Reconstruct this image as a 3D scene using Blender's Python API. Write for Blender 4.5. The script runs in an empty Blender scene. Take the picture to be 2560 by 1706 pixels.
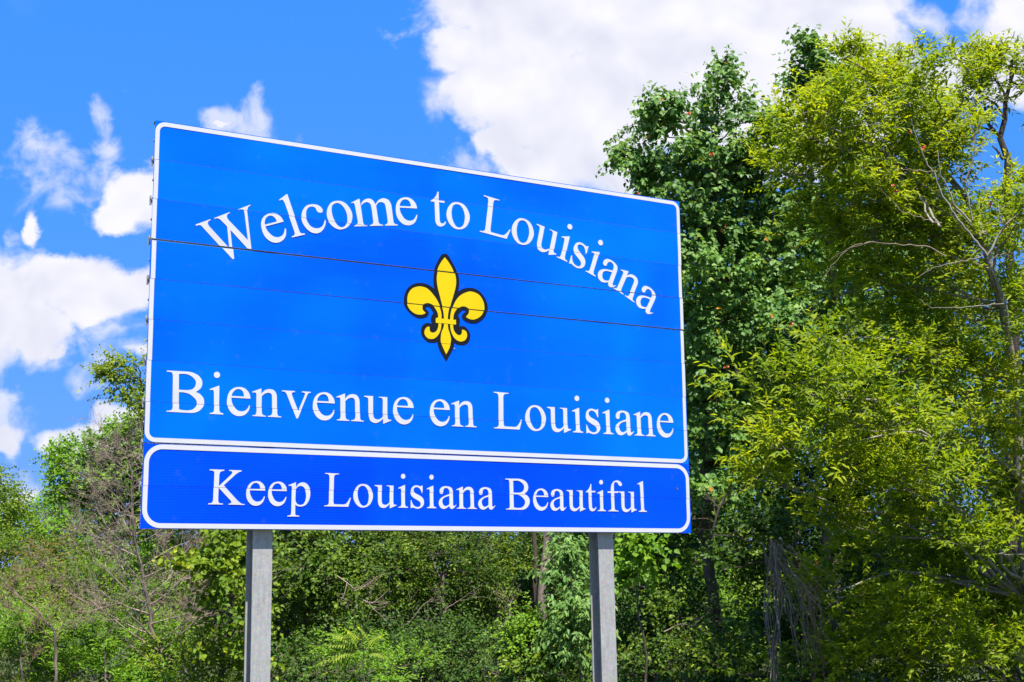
import bpy, bmesh, math, random
import numpy as np
from mathutils import Vector, Matrix
from mathutils.geometry import tessellate_polygon

scene = bpy.context.scene
COL = scene.collection
R = math.radians

# ---------------------------------------------------------------- camera
PITCH, ROLL, FPX = 0.17415015, -0.01141155, 3383.1457
EYE = Vector((0.0, 0.0, 1.6))
cam_d = bpy.data.cameras.new('camera')
cam = bpy.data.objects.new('camera', cam_d)
COL.objects.link(cam)
cam_d.sensor_width = 36.0
cam_d.lens = FPX / 2560.0 * 36.0
cam_d.clip_start, cam_d.clip_end = 0.1, 3000.0
CAMROT = (Matrix.Rotation(math.pi / 2 + PITCH, 3, 'X') @ Matrix.Rotation(ROLL, 3, 'Z'))
cam.matrix_world = Matrix.Translation(EYE) @ CAMROT.to_4x4()
scene.camera = cam


def at(px, py, y):
    """the world point at distance y (metres north of the eye) seen in the given direction"""
    d = CAMROT @ Vector((px - 1280.0, 853.0 - py, -FPX))
    return EYE + d * (y / d.y)


def gno(px, py):
    d = CAMROT @ Vector((px - 1280.0, 853.0 - py, -FPX))
    return d.x / d.y, d.z / d.y


# ---------------------------------------------------------------- sun, sky, exposure
YAW = 0.51799973
SIGN_U = Vector((math.cos(YAW), math.sin(YAW), 0))
SIGN_N = Vector((math.sin(YAW), -math.cos(YAW), 0))
to_sun = (SIGN_N * 1.0 - SIGN_U * 0.12 + Vector((0, 0, 2.75))).normalized()
SUN_EL = math.asin(to_sun.z)
SUN_AZ = math.atan2(to_sun.x, to_sun.y)          # clockwise from +Y
sun_d = bpy.data.lights.new('sun', 'SUN')
sun_d.energy = 5.0
sun_d.angle = R(0.53)
sun_d.color = (1.0, 0.965, 0.90)
sun = bpy.data.objects.new('sun', sun_d)
COL.objects.link(sun)
sun.rotation_euler = to_sun.to_track_quat('Z', 'Y').to_euler()
sun.location = (0, -10, 30)

scene.view_settings.view_transform = 'Standard'
scene.view_settings.look = 'None'
scene.view_settings.gamma = 1.0
scene.view_settings.use_curve_mapping = False
scene.view_settings.exposure = 1.15
scene.cycles.max_bounces = 8
scene.cycles.diffuse_bounces = 4
scene.cycles.transmission_bounces = 5
scene.cycles.sample_clamp_indirect = 6.0

SKY_STRENGTH = 0.09
SKY_CURVE = [(0.195, 0.86), (0.41, 0.30), (1.06, 0.10)]
world = bpy.data.worlds.new('World')
scene.world = world
world.use_nodes = True
NT = world.node_tree
NT.nodes.clear()


class Nodes:
    def __init__(self, nt): self.nt = nt

    def new(self, kind, **kw):
        n = self.nt.nodes.new(kind)
        for k, v in kw.items(): setattr(n, k, v)
        return n

    def put(self, sock, v):
        if v is None: return
        if isinstance(v, bpy.types.NodeSocket): self.nt.links.new(v, sock)
        else: sock.default_value = v

    def math(self, op, a, b=None, c=None, clamp=False):
        n = self.new('ShaderNodeMath', operation=op, use_clamp=clamp)
        self.put(n.inputs[0], a); self.put(n.inputs[1], b); self.put(n.inputs[2], c)
        return n.outputs[0]

    def vec(self, op, a, b=None, out=0, scale=None):
        n = self.new('ShaderNodeVectorMath', operation=op)
        self.put(n.inputs[0], a); self.put(n.inputs[1], b)
        if scale is not None: self.put(n.inputs['Scale'], scale)
        return n.outputs[out]

    def noise(self, vec, scale, detail=4, rough=0.5, dist=0.0, out=0, lac=2.0, dims='3D'):
        n = self.new('ShaderNodeTexNoise', noise_dimensions=dims)
        self.put(n.inputs['Vector'], vec)
        n.inputs['Scale'].default_value = scale
        n.inputs['Detail'].default_value = detail
        n.inputs['Roughness'].default_value = rough
        n.inputs['Lacunarity'].default_value = lac
        n.inputs['Distortion'].default_value = dist
        return n.outputs[out]

    def mapr(self, v, a, b, c=0.0, d=1.0, smooth=False):
        n = self.new('ShaderNodeMapRange', interpolation_type='SMOOTHSTEP' if smooth else 'LINEAR')
        self.put(n.inputs[0], v)
        for i, x in enumerate((a, b, c, d)): self.put(n.inputs[i + 1], x)
        return n.outputs[0]

    def mix(self, f, a, b, blend='MIX'):
        n = self.new('ShaderNodeMix', data_type='RGBA', blend_type=blend)
        self.put(n.inputs[0], f); self.put(n.inputs[6], a); self.put(n.inputs[7], b)
        return n.outputs[2]

    def ramp(self, f, stops):
        n = self.new('ShaderNodeValToRGB')
        while len(n.color_ramp.elements) < len(stops): n.color_ramp.elements.new(0.5)
        for e, (p, c) in zip(n.color_ramp.elements, stops):
            e.position = p; e.color = tuple(c) + (1,) if len(c) == 3 else c
        self.put(n.inputs[0], f)
        return n.outputs[0]


W_ = Nodes(NT)
sky = W_.new('ShaderNodeTexSky', sky_type='NISHITA')
sky.sun_disc = False
sky.sun_elevation = SUN_EL
sky.sun_rotation = SUN_AZ % (2 * math.pi)
sky.altitude = 0
sky.air_density = 1.0
sky.dust_density = 0.35
sky.ozone_density = 2.2
gen = W_.new('ShaderNodeTexCoord').outputs['Generated']
sep = W_.new('ShaderNodeSeparateXYZ'); NT.links.new(gen, sep.inputs[0])
ysafe = W_.math('MAXIMUM', sep.outputs[1], 0.08)
px_ = W_.math('DIVIDE', sep.outputs[0], ysafe)
pz_ = W_.math('DIVIDE', sep.outputs[2], ysafe)
cmb = W_.new('ShaderNodeCombineXYZ'); NT.links.new(px_, cmb.inputs[0]); NT.links.new(pz_, cmb.inputs[1])
P0 = cmb.outputs[0]
warp = W_.noise(P0, 14.0, 6, 0.6, out=1)
warp = W_.vec('SUBTRACT', warp, (0.5, 0.5, 0.5))
P1 = W_.vec('ADD', P0, W_.vec('SCALE', warp, scale=0.055))
fb = W_.noise(P0, 27.0, 9, 0.54, 0.35)
fs = W_.noise(P0, 13.0, 3, 0.5, 0.3)
fbl = W_.noise(W_.vec('ADD', P0, (0.003, 0.018, 0.0)), 13.0, 3, 0.5, 0.3)
FBS = W_.math('SUBTRACT', fb, 0.5)

# cumulus masses: pixel centre, pixel radii in the photograph's own directions, fullness
PUFFS = [(1560, 20, 370, 200, 1), (1235, 90, 110, 100, 1), (1125, 95, 62, 42, .85), (1190, 20, 90, 60, .9), (1480, 300, 210, 190, 1), (1330, 190, 130, 110, 1), (1255, 215, 100, 80, 1.2), (1175, 125, 85, 62, 1.05), (1255, 370, 60, 60, .9), (1320, 300, 85, 80, 1),
         (1330, 420, 125, 70, 1), (1800, 150, 420, 230, 1), (2090, 80, 165, 130, 1), (2100, 210, 260, 110, 1),
         (2610, 60, 150, 170, 1), (2430, 205, 190, 62, .95), (2590, 215, 130, 60, .9), (1950, 340, 280, 120, .9),
         (355, 480, 80, 62, 1), (310, 525, 60, 34, .9), (78, 560, 26, 50, .72), 
         (230, 718, 150, 62, 1.05), (60, 700, 110, 62, 1), (340, 705, 70, 46, .9), (80, 800, 80, 90, 1), (-60, 760, 150, 150, 1), (150, 660, 80, 40, .9), (130, 862, 26, 22, .8),
         (292, 1068, 60, 46, 1), (215, 1112, 105, 36, 1), (340, 1120, 90, 50, .8), (20, 1090, 50, 65, .7), (75, 1237, 40, 22, .7), (345, 875, 50, 30, .5),
         (890, -20, 40, 16, .5), (560, 335, 40, 12, .45)]
WISPS = [(60, 440, 110, 80, .8), (262, 300, 38, 60, .95), (285, 375, 80, 45, .85), (650, 305, 55, 55, 1.1), (560, 325, 60, 26, 1.1), (95, 365, 85, 48, 1.15),
         (290, 800, 120, 45, .8), (25, 985, 45, 35, .8), (740, 70, 40, 30, .3), (70, 1190, 80, 50, .6),
         (1120, 200, 120, 110, .7), (1150, 420, 120, 90, .7), (20, 1050, 90, 110, .8), (470, 460, 120, 70, .35), (180, 430, 200, 100, .75), (300, 810, 120, 50, .95), (640, 330, 110, 50, .8), (330, 860, 80, 50, .9), (70, 1230, 130, 60, .9), (250, 960, 160, 60, .5), (1880, 210, 120, 60, .4)]


def blobs(lst):
    out = None
    for px, py, rx, ry, full in lst:
        cxx, czz = gno(px, py)
        v = W_.vec('SUBTRACT', P1, (cxx, czz, 0))
        v = W_.vec('MULTIPLY', v, (FPX / rx / 1.3, FPX / ry / 1.3, 0))
        b = W_.math('SUBTRACT', full, W_.vec('LENGTH', v, out=1))
        out = b if out is None else W_.math('MAXIMUM', out, b)
    return out


main = blobs(PUFFS)
thin = blobs(WISPS)
dens = W_.math('ADD', main, W_.math('MULTIPLY', FBS, 1.45))
a_main = W_.mapr(dens, -0.18, 0.32, smooth=True)
dthin = W_.math('ADD', thin, W_.math('MULTIPLY', FBS, 4.2))
a_thin = W_.math('MULTIPLY', W_.mapr(dthin, 0.05, 1.25, smooth=True), 0.72)
# elsewhere in the sky: the same kind of scattered cloud
camdir = CAMROT @ Vector((0, 0, -1))
dotc = W_.vec('DOT_PRODUCT', gen, tuple(camdir), out=1)
away = W_.mapr(dotc, 0.925, 0.86, smooth=True)
wide = W_.noise(gen, 2.6, 9, 0.58, 0.2)
a_wide = W_.math('MULTIPLY', W_.mapr(wide, 0.54, 0.62, smooth=True), away)
cloud_a = W_.math('MAXIMUM', W_.math('MAXIMUM', a_main, a_thin), a_wide, clamp=True)
above = W_.mapr(sep.outputs[2], 0.0, 0.03)
cloud_a = W_.math('MULTIPLY', cloud_a, above)
lit = W_.math('ADD', 0.62, W_.math('MULTIPLY', W_.math('SUBTRACT', fs, fbl), 3.0), clamp=False)
broad = W_.noise(P0, 7.0, 4, 0.5)
lit = W_.math('ADD', lit, W_.math('MULTIPLY', W_.math('SUBTRACT', broad, 0.5), 1.3), clamp=True)
edge = W_.mapr(dens, 0.02, 0.42, 0.85, 0.0)
lit = W_.math('MAXIMUM', lit, edge)
K = 1.0 / (SKY_STRENGTH * 2 ** scene.view_settings.exposure)       # one unit of picture white
ccol = W_.mix(lit, (0.74 * K, 0.765 * K, 0.92 * K, 1), (0.985 * K, 0.98 * K, 1.05 * K, 1))
# the photograph's sky is deep azure with only a slight paling downward: soften the model's gradient channel by channel
srgb = W_.new('ShaderNodeSeparateColor'); NT.links.new(sky.outputs[0], srgb.inputs[0])
chan = []
for idx, (gain, gam) in enumerate(SKY_CURVE):
    v = W_.math('MULTIPLY', srgb.outputs[idx], 1.0 / K)
    chan.append(W_.math('MULTIPLY', W_.math('POWER', v, gam), gain * K))
cs_ = W_.new('ShaderNodeCombineColor')
for idx in range(3): NT.links.new(chan[idx], cs_.inputs[idx])
final = W_.mix(cloud_a, cs_.outputs[0], ccol)
bg = W_.new('ShaderNodeBackground')
bg.inputs['Strength'].default_value = SKY_STRENGTH
NT.links.new(final, bg.inputs['Color'])
wo = W_.new('ShaderNodeOutputWorld')
NT.links.new(bg.outputs[0], wo.inputs['Surface'])


# ---------------------------------------------------------------- object helpers
def link(name, data, parent=None, mat=None):
    o = bpy.data.objects.new(name, data)
    COL.objects.link(o)
    if parent is not None: o.parent = parent
    if mat is not None and data is not None and len(data.materials) == 0: data.materials.append(mat)
    return o


def thing(name, label, category, loc=(0, 0, 0), group=None):
    o = bpy.data.objects.new(name, None)
    COL.objects.link(o)
    o.empty_display_size = 0.2
    o.location = loc
    o['label'] = label; o['category'] = category
    if group: o['group'] = group
    return o


def np_mesh(name, verts, faces, tint=None, smooth=False):
    """verts (n,3), faces (m,k) all of one size"""
    me = bpy.data.meshes.new(name)
    verts = np.ascontiguousarray(verts, dtype=np.float32)
    faces = np.ascontiguousarray(faces, dtype=np.int32)
    m, k = faces.shape
    me.vertices.add(len(verts)); me.vertices.foreach_set('co', verts.ravel())
    me.loops.add(m * k); me.loops.foreach_set('vertex_index', faces.ravel())
    me.polygons.add(m); me.polygons.foreach_set('loop_start', np.arange(0, m * k, k, dtype=np.int32))
    if smooth: me.polygons.foreach_set('use_smooth', np.ones(m, dtype=bool))
    me.update(calc_edges=True)
    if tint is not None:
        at_ = me.attributes.new('tint', 'FLOAT', 'FACE')
        at_.data.foreach_set('value', np.ascontiguousarray(tint, dtype=np.float32))
    return me


def bm_mesh(name, bm):
    me = bpy.data.meshes.new(name)
    bm.to_mesh(me); bm.free()
    return me


def material(name):
    m = bpy.data.materials.new(name)
    m.use_nodes = True
    N = Nodes(m.node_tree)
    bs = m.node_tree.nodes['Principled BSDF']
    return m, N, bs


def tube_arrays(pts, radii, sides=6):
    """verts, quads of a tube along pts"""
    pts = np.asarray(pts, float); n = len(pts)
    t = np.gradient(pts, axis=0); t /= np.linalg.norm(t, axis=1)[:, None] + 1e-9
    ref = np.array([0.31, 0.92, 0.23]);
    a = np.cross(t, ref); a /= np.linalg.norm(a, axis=1)[:, None] + 1e-9
    b = np.cross(t, a)
    ang = np.arange(sides) * 2 * np.pi / sides
    ring = a[:, None, :] * np.cos(ang)[None, :, None] + b[:, None, :] * np.sin(ang)[None, :, None]
    v = (pts[:, None, :] + ring * np.asarray(radii, float)[:, None, None]).reshape(-1, 3)
    i = np.arange(n - 1)[:, None] * sides; j = np.arange(sides)[None, :]
    q = np.stack([i + j, i + (j + 1) % sides, i + sides + (j + 1) % sides, i + sides + j], -1).reshape(-1, 4)
    return v, q


class Tubes:
    def __init__(self): self.v = []; self.q = []; self.n = 0

    def add(self, pts, radii, sides=5):
        v, q = tube_arrays(pts, radii, sides)
        self.v.append(v); self.q.append(q + self.n); self.n += len(v)

    def mesh(self, name, origin=(0, 0, 0), smooth=True):
        return np_mesh(name, np.concatenate(self.v) - np.asarray(origin), np.concatenate(self.q), smooth=smooth)


# traced outlines of the lettering, in thousandths of the capital height
GLYPHS = {
 'K': ['11,1000* 444,999* 444,964* 387,958 328,927 306,875 300,817* 295,524* 602,816 661,876 687,928 667,960 591,970* 590,997* 963,997* 964,964* 888,940 798,879 708,796* 441,554* 812,182 905,96 997,38 1086,28* 1086,0* 604,2* 603,29* 663,42 685,76 662,122 616,165* 296,484* 293,146 305,73 340,38 435,32* 435,2* 1,0* 0,29* 86,39 130,78 143,158* 152,857* 148,923 110,958 12,968*'],
 'e': ['577,425* 109,427* 110,371 135,283 199,174 277,116 362,103 446,126 507,186 549,267* 571,250* 556,187 516,98 441,23 356,-11 295,-18 202,-3 109,54 38,149 5,251 0,354 16,472 67,584 157,664 264,696 311,700 396,688 482,638 546,558 571,484', '112,468* 416,470* 410,532 382,598 328,638 273,646 204,624 152,571 122,518'],
 'p': ['8,603* 205,680* 246,696* 249,546* 309,633 380,679 468,697 556,676 638,610 687,513 711,393 699,257 645,121 566,29 471,-10 399,-18 312,-5 244,39* 243,-200 255,-259 300,-278 372,-285* 372,-312* 0,-316* 0,-289* 79,-276 110,-239 119,-156* 123,471* 119,546 96,583 9,588*', '250,495* 303,557 366,584 422,587 494,554 543,480 574,360 576,255 551,149 502,66 438,35 382,32 311,55 262,114 242,189*'],
 'L': ['8,996* 458,988* 459,966* 382,958 324,938 297,884 294,815* 293,145* 305,92 338,70 526,67 642,69 707,96 764,163 833,279* 860,268* 778,0* 0,0* 0,26* 86,38 134,74 146,157* 149,841* 136,925 95,959 8,967*'],
 'o': ['311,696 454,669 555,586 623,471 651,356 633,232 566,100 458,14 324,-18 207,3 98,86 23,207 0,329 17,452 78,576 177,667', '294,642 387,613 463,522 506,400 513,292 490,153 440,75 365,37 290,50 223,118 164,240 139,377 150,516 194,601'],
 'u': ['0,672* 241,676* 243,235* 250,158 279,104 347,78 424,91 509,159* 511,535* 507,598 481,636 399,650* 399,668* 635,671* 637,180* 646,118 680,88 735,88* 745,65* 535,-23* 516,-24* 516,108* 441,37 356,-10 280,-18 195,10 144,72 118,171* 112,543* 107,597 81,627 0,646*'],
 'i': ['0,604* 200,694* 234,695* 238,157* 246,87 273,46 338,31* 339,0* 11,0* 11,25* 83,42 109,84 115,186* 106,513* 97,568 71,588 7,578*', '166,1040 220,1020 243,966 221,910 167,886 114,907 91,961 113,1016'],
 's': ['410,695* 410,463* 384,459* 340,559 279,621 200,642 139,625 97,577 104,522 157,460 262,408 367,355 437,286 463,200 451,105 385,25 298,-15 236,-24 141,-7 62,12 33,-9* 5,-9* 4,238* 32,235* 62,145 123,65 202,33 262,31 324,56 346,103 341,158 288,212 175,272 70,333 9,410 0,504 34,615 113,680 191,697 279,684 345,670 384,694*'],
 'a': ['615,132* 618,111* 564,44 500,-5 456,-15 411,2 379,49 372,86* 304,32 223,-8 161,-15 72,14 10,100 0,179 29,266 118,347 243,405 369,447* 373,518 352,590 307,629 254,640 200,626 164,586 153,530 151,482 119,450 88,446 39,472 25,528 39,592 93,656 191,690 281,695 388,675 460,632 492,552 503,441* 505,154* 514,99 546,83 582,100', '376,394* 374,137* 313,96 242,74 179,94 135,165 127,244 162,308 243,357'],
 'n': ['0,603* 212,692* 232,689* 231,558* 293,635 366,680 448,692 539,674 603,603 625,507* 635,138* 644,66 674,34 735,27* 735,0* 398,1* 398,25* 465,38 501,79 511,151* 502,488* 490,560 457,591 402,598 320,571 242,500* 242,145* 253,73 283,37 347,24* 347,0* 14,0* 14,24* 76,33 104,70 112,142* 108,494* 103,557 76,586 4,580*'],
 'B': ['0,991* 492,996* 625,976 758,914 834,818 852,720 823,620 756,552 698,514* 812,463 888,375 910,277 886,178 809,77 704,18 581,0* 15,0* 15,26* 90,33 143,62 158,127* 146,845* 132,926 94,955 0,961*', '286,923* 396,935 510,923 624,861 690,780 696,698 661,615 584,563 470,544* 296,545*', '299,483* 413,485 546,456 659,377 720,305 734,239 705,157 619,81 505,57 392,59 307,74*'],
 't': ['192,890* 228,891* 224,665* 380,670* 379,619* 228,618* 241,190* 254,106 300,76 350,88 396,140* 416,127* 380,50 318,3 258,-12 188,3 138,61 119,136* 107,614* 0,614* 6,638* 98,709 160,795'],
 'f': ['1,664* 130,666* 136,779 169,900 253,997 367,1039 450,1033 542,990 593,915 575,866 529,852 468,876 417,951 356,983 304,976 266,920 260,834 262,669* 433,673* 432,618* 265,616* 276,119* 298,60 349,35 431,29* 430,0* 24,0* 25,27* 102,43 140,81 149,132* 137,615* 0,614*'],
 'l': ['0,948* 212,1040* 240,1040* 265,155* 276,78 311,44 376,34* 376,0* 43,0* 44,28* 111,43 137,82 142,151* 114,823* 100,892 73,934 10,926*'],
 'W': ['0,1013* 378,1032* 383,1010* 330,1000 298,978 286,942 295,884* 556,267* 699,757* 618,929 589,974 543,1006 481,1012* 481,1032* 884,1058* 888,1037* 828,1026 788,992 780,938 797,876* 1056,313* 1220,928* 1229,989 1214,1024 1162,1045 1104,1044* 1106,1068* 1418,1089* 1420,1064* 1363,1053 1325,1018 1302,967* 1058,90* 971,128* 744,659* 556,6* 530,0* 512,14* 140,902* 118,948 88,973 2,983*'],
 'c': ['569,295* 594,282* 570,199 501,95 407,22 306,0 254,6 158,49 65,153 8,288 0,416 22,514 74,607 171,693 285,720 384,711 476,678 546,610 567,537 540,490 479,487 427,520 409,580 388,628 323,661 241,654 176,604 141,533 118,423 134,306 175,211 239,150 319,122 422,127 505,184'],
 'm': ['0,595* 214,688* 240,684* 243,509* 303,616 393,676 494,694 588,653 649,541* 736,642 825,687 909,696 1020,648 1077,529* 1080,156* 1086,78 1121,40 1183,29* 1179,1* 838,5* 842,33* 899,57 921,97 924,143* 913,500 877,578 796,601 727,580 661,509* 671,163* 677,86 711,45 785,31* 782,7* 428,5* 431,29* 500,52 530,104 532,166* 526,490 495,573 423,605 330,576 249,509* 255,156* 263,73 300,32 365,28* 362,0* 25,1* 29,25* 91,52 116,97 118,158* 96,511* 79,579 48,591 11,579*'],
 'v': ['0,682* 333,683* 334,655* 274,643 254,615 265,562* 425,187* 584,584 590,631 573,656 516,660* 516,688* 744,688* 744,662* 696,651 669,621 641,565* 414,-1* 374,-3* 132,568 98,620 65,648 1,655*'],
}
# letter, u, v, tilt in degrees, cap height
LINES = {
 'keep': [('K', 0.4895, 0.1805, 0.0, 0.2582, 0.99), ('e', 0.7776, 0.1805, 0.0, 0.2582, 0.99), ('e', 0.9486, 0.1805, 0.0, 0.2582, 0.99), ('p', 1.1043, 0.1805, 0.0, 0.2582, 0.99), ('L', 1.4018, 0.1805, 0.0, 0.2582, 0.99), ('o', 1.6418, 0.1805, 0.0, 0.2582, 0.99), ('u', 1.8207, 0.1805, 0.0, 0.2582, 0.99), ('i', 2.0239, 0.1805, 0.0, 0.2582, 0.99), ('s', 2.1338, 0.1805, 0.0, 0.2582, 0.99), ('i', 2.2754, 0.1805, 0.0, 0.2582, 0.99), ('a', 2.3842, 0.1805, 0.0, 0.2582, 0.99), ('n', 2.5431, 0.1805, 0.0, 0.2582, 0.99), ('a', 2.745, 0.1805, 0.0, 0.2582, 0.99), ('B', 3.0012, 0.1805, 0.0, 0.2582, 0.99), ('e', 3.2671, 0.1805, 0.0, 0.2582, 0.99), ('a', 3.435, 0.1805, 0.0, 0.2582, 0.99), ('u', 3.5961, 0.1805, 0.0, 0.2582, 0.99), ('t', 3.7902, 0.1805, 0.0, 0.2582, 0.99), ('i', 3.9068, 0.1805, 0.0, 0.2582, 0.99), ('f', 4.0142, 0.1805, 0.0, 0.2582, 0.99), ('u', 4.1272, 0.1805, 0.0, 0.2582, 0.99), ('l', 4.3276, 0.1805, 0.0, 0.2582, 0.99)],
 'bienvenue': [('B', 0.1534, 0.85, 0.0, 0.3085, 1.02), ('i', 0.4789, 0.85, 0.0, 0.3085, 1.02), ('e', 0.6138, 0.85, 0.0, 0.3085, 1.02), ('n', 0.8085, 0.85, 0.0, 0.3085, 1.02), ('v', 1.0456, 0.85, 0.0, 0.3085, 1.02), ('e', 1.2985, 0.85, 0.0, 0.3085, 1.02), ('n', 1.4932, 0.85, 0.0, 0.3085, 1.02), ('u', 1.7297, 0.85, 0.0, 0.3085, 1.02), ('e', 1.9802, 0.85, 0.0, 0.3085, 1.02), ('e', 2.3072, 0.85, 0.0, 0.3085, 1.02), ('n', 2.5021, 0.85, 0.0, 0.3085, 1.02), ('L', 2.899, 0.85, 0.0, 0.3085, 1.02), ('o', 3.2013, 0.85, 0.0, 0.3085, 1.02), ('u', 3.4198, 0.85, 0.0, 0.3085, 1.02), ('i', 3.6694, 0.85, 0.0, 0.3085, 1.02), ('s', 3.8092, 0.85, 0.0, 0.3085, 1.02), ('i', 3.9831, 0.85, 0.0, 0.3085, 1.02), ('a', 4.1143, 0.85, 0.0, 0.3085, 1.02), ('n', 4.3111, 0.85, 0.0, 0.3085, 1.02), ('e', 4.5618, 0.85, 0.0, 0.3085, 1.02)],
 'welcome': [('W', 0.4677, 1.9783, 23.5, 0.331, 1.0), ('e', 0.9015, 2.1928, 21.0, 0.331, 1.025), ('l', 1.0912, 2.2696, 19.0, 0.331, 1.025), ('c', 1.2149, 2.3067, 15.0, 0.331, 1.025), ('o', 1.413, 2.3748, 11.0, 0.331, 1.025), ('m', 1.6243, 2.4263, 8.1, 0.331, 1.0), ('e', 2.0024, 2.4924, 4.5, 0.331, 1.025), ('t', 2.315, 2.5231, 0.6, 0.331, 1.025), ('o', 2.4553, 2.5267, -2.5, 0.331, 1.025), ('L', 2.7762, 2.5213, -7.3, 0.331, 1.025), ('o', 3.0694, 2.4819, -11.0, 0.331, 1.025), ('u', 3.2889, 2.4427, -13.5, 0.331, 1.025), ('i', 3.5384, 2.3819, -16.0, 0.331, 1.025), ('s', 3.6668, 2.3428, -19.0, 0.331, 1.025), ('i', 3.8346, 2.2875, -20.9, 0.331, 1.025), ('a', 3.9512, 2.2372, -24.0, 0.331, 1.025), ('n', 4.1254, 2.1646, -27.5, 0.331, 1.025), ('a', 4.3485, 2.0447, -30.0, 0.331, 1.025)],
}
FLEUR = {
 'black': '24464,22919 24785,22810 25177,22262 25534,21643 25733,21008 25758,20421 25655,19823* 26030,20055 26392,20188 26754,20243 27263,20207 27772,19960 28208,19474 28424,18967 28441,18442 28268,17967 27899,17575 27460,17309 27097,17246 26663,17275 26303,17407 26089,17583 26054,17808 26199,18015 26380,18142 26402,18229 26236,18279 26056,18231 25804,17981 25674,17775* 25837,17497 25857,17207 25784,16832* 26013,16915 26300,16887 26587,16683 26766,16406 26828,16086 26725,15722 26508,15479 26148,15310 25719,15303 25327,15441* 25255,15127 25076,14728 24543,13827* 24017,14587 23807,15082 23752,15448* 23457,15298 23108,15297 22760,15416 22412,15739 22274,16109 22287,16429 22447,16697 22691,16877 22970,16919 23319,16853* 23194,17079 23166,17333 23250,17565 23426,17773* 23251,18046 23075,18224 22901,18272 22705,18190 22726,18064 22935,17890 22970,17733 22865,17499 22621,17337 22273,17257 21857,17285 21373,17529 20959,17907 20718,18330 20669,18771 20750,19161 20990,19632 21369,19957 21784,20146 22202,20213 22691,20184 23112,20031 23478,19795* 23380,20187 23359,20768 23466,21428 23750,22109 24107,22736',
 'y1': '24463,22611* 24105,22147 23820,21595 23677,20995 23662,20539 23746,19964 23957,19207 24167,18451 24321,17883 24362,17339* 24717,17337* 24768,17922 24949,18651 25165,19320 25398,20124 25458,20653 25388,21169 25175,21704 24819,22223',
 'y2': '23826,17357* 23798,17773 23637,18081 23356,18410 23041,18555 22761,18568 22482,18459 22398,18259 22426,17973 22691,17740* 22482,17607 22134,17538 21718,17591 21304,17842 21062,18170 20978,18545 20991,18929 21128,19325 21438,19675 21854,19857 22202,19910 22691,19829 23112,19547 23533,19103 23814,18677 24025,18180 24130,17738 24129,17351*',
 'y3': '25229,17348* 25266,17772 25410,18108 25698,18426 26058,18589 26418,18556 26670,18383 26690,18091 26413,17728* 26737,17574 27135,17555 27536,17707 27902,18001 28088,18345 28114,18807 28022,19193 27733,19627 27333,19852 26898,19929 26571,19878 26100,19669 25703,19371 25378,18950 25126,18407 24981,17876 24923,17354*',
 'y4': '23601,17370* 23847,17443* 24129,17383* 24717,17369* 25229,17361* 25464,17400* 25477,16994* 25227,16973* 24801,16989* 24128,16997* 23846,16974* 23600,16985*',
 'y5': '24361,17017* 24318,16659 24126,16194 24055,15676 24089,15359 24229,14986 24530,14420* 24829,14966 24972,15426 25009,15750 24904,16192 24764,16567 24716,17046*',
 'y6': '23846,17006* 23832,16684 23704,16353 23494,16176 23249,16137 23074,16270 23039,16605* 22830,16569 22656,16395 22565,16133 22621,15883 22864,15647 23213,15598 23528,15699 23844,16012 24056,16445 24128,16997*',
 'y7': '24921,17031* 24976,16520 25152,16083 25436,15751 25792,15605 26078,15627 26366,15791 26512,16126 26442,16445 26263,16573 26026,16605* 26025,16346 25902,16156 25723,16116 25473,16238 25261,16543 25206,16991*',
}
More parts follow.
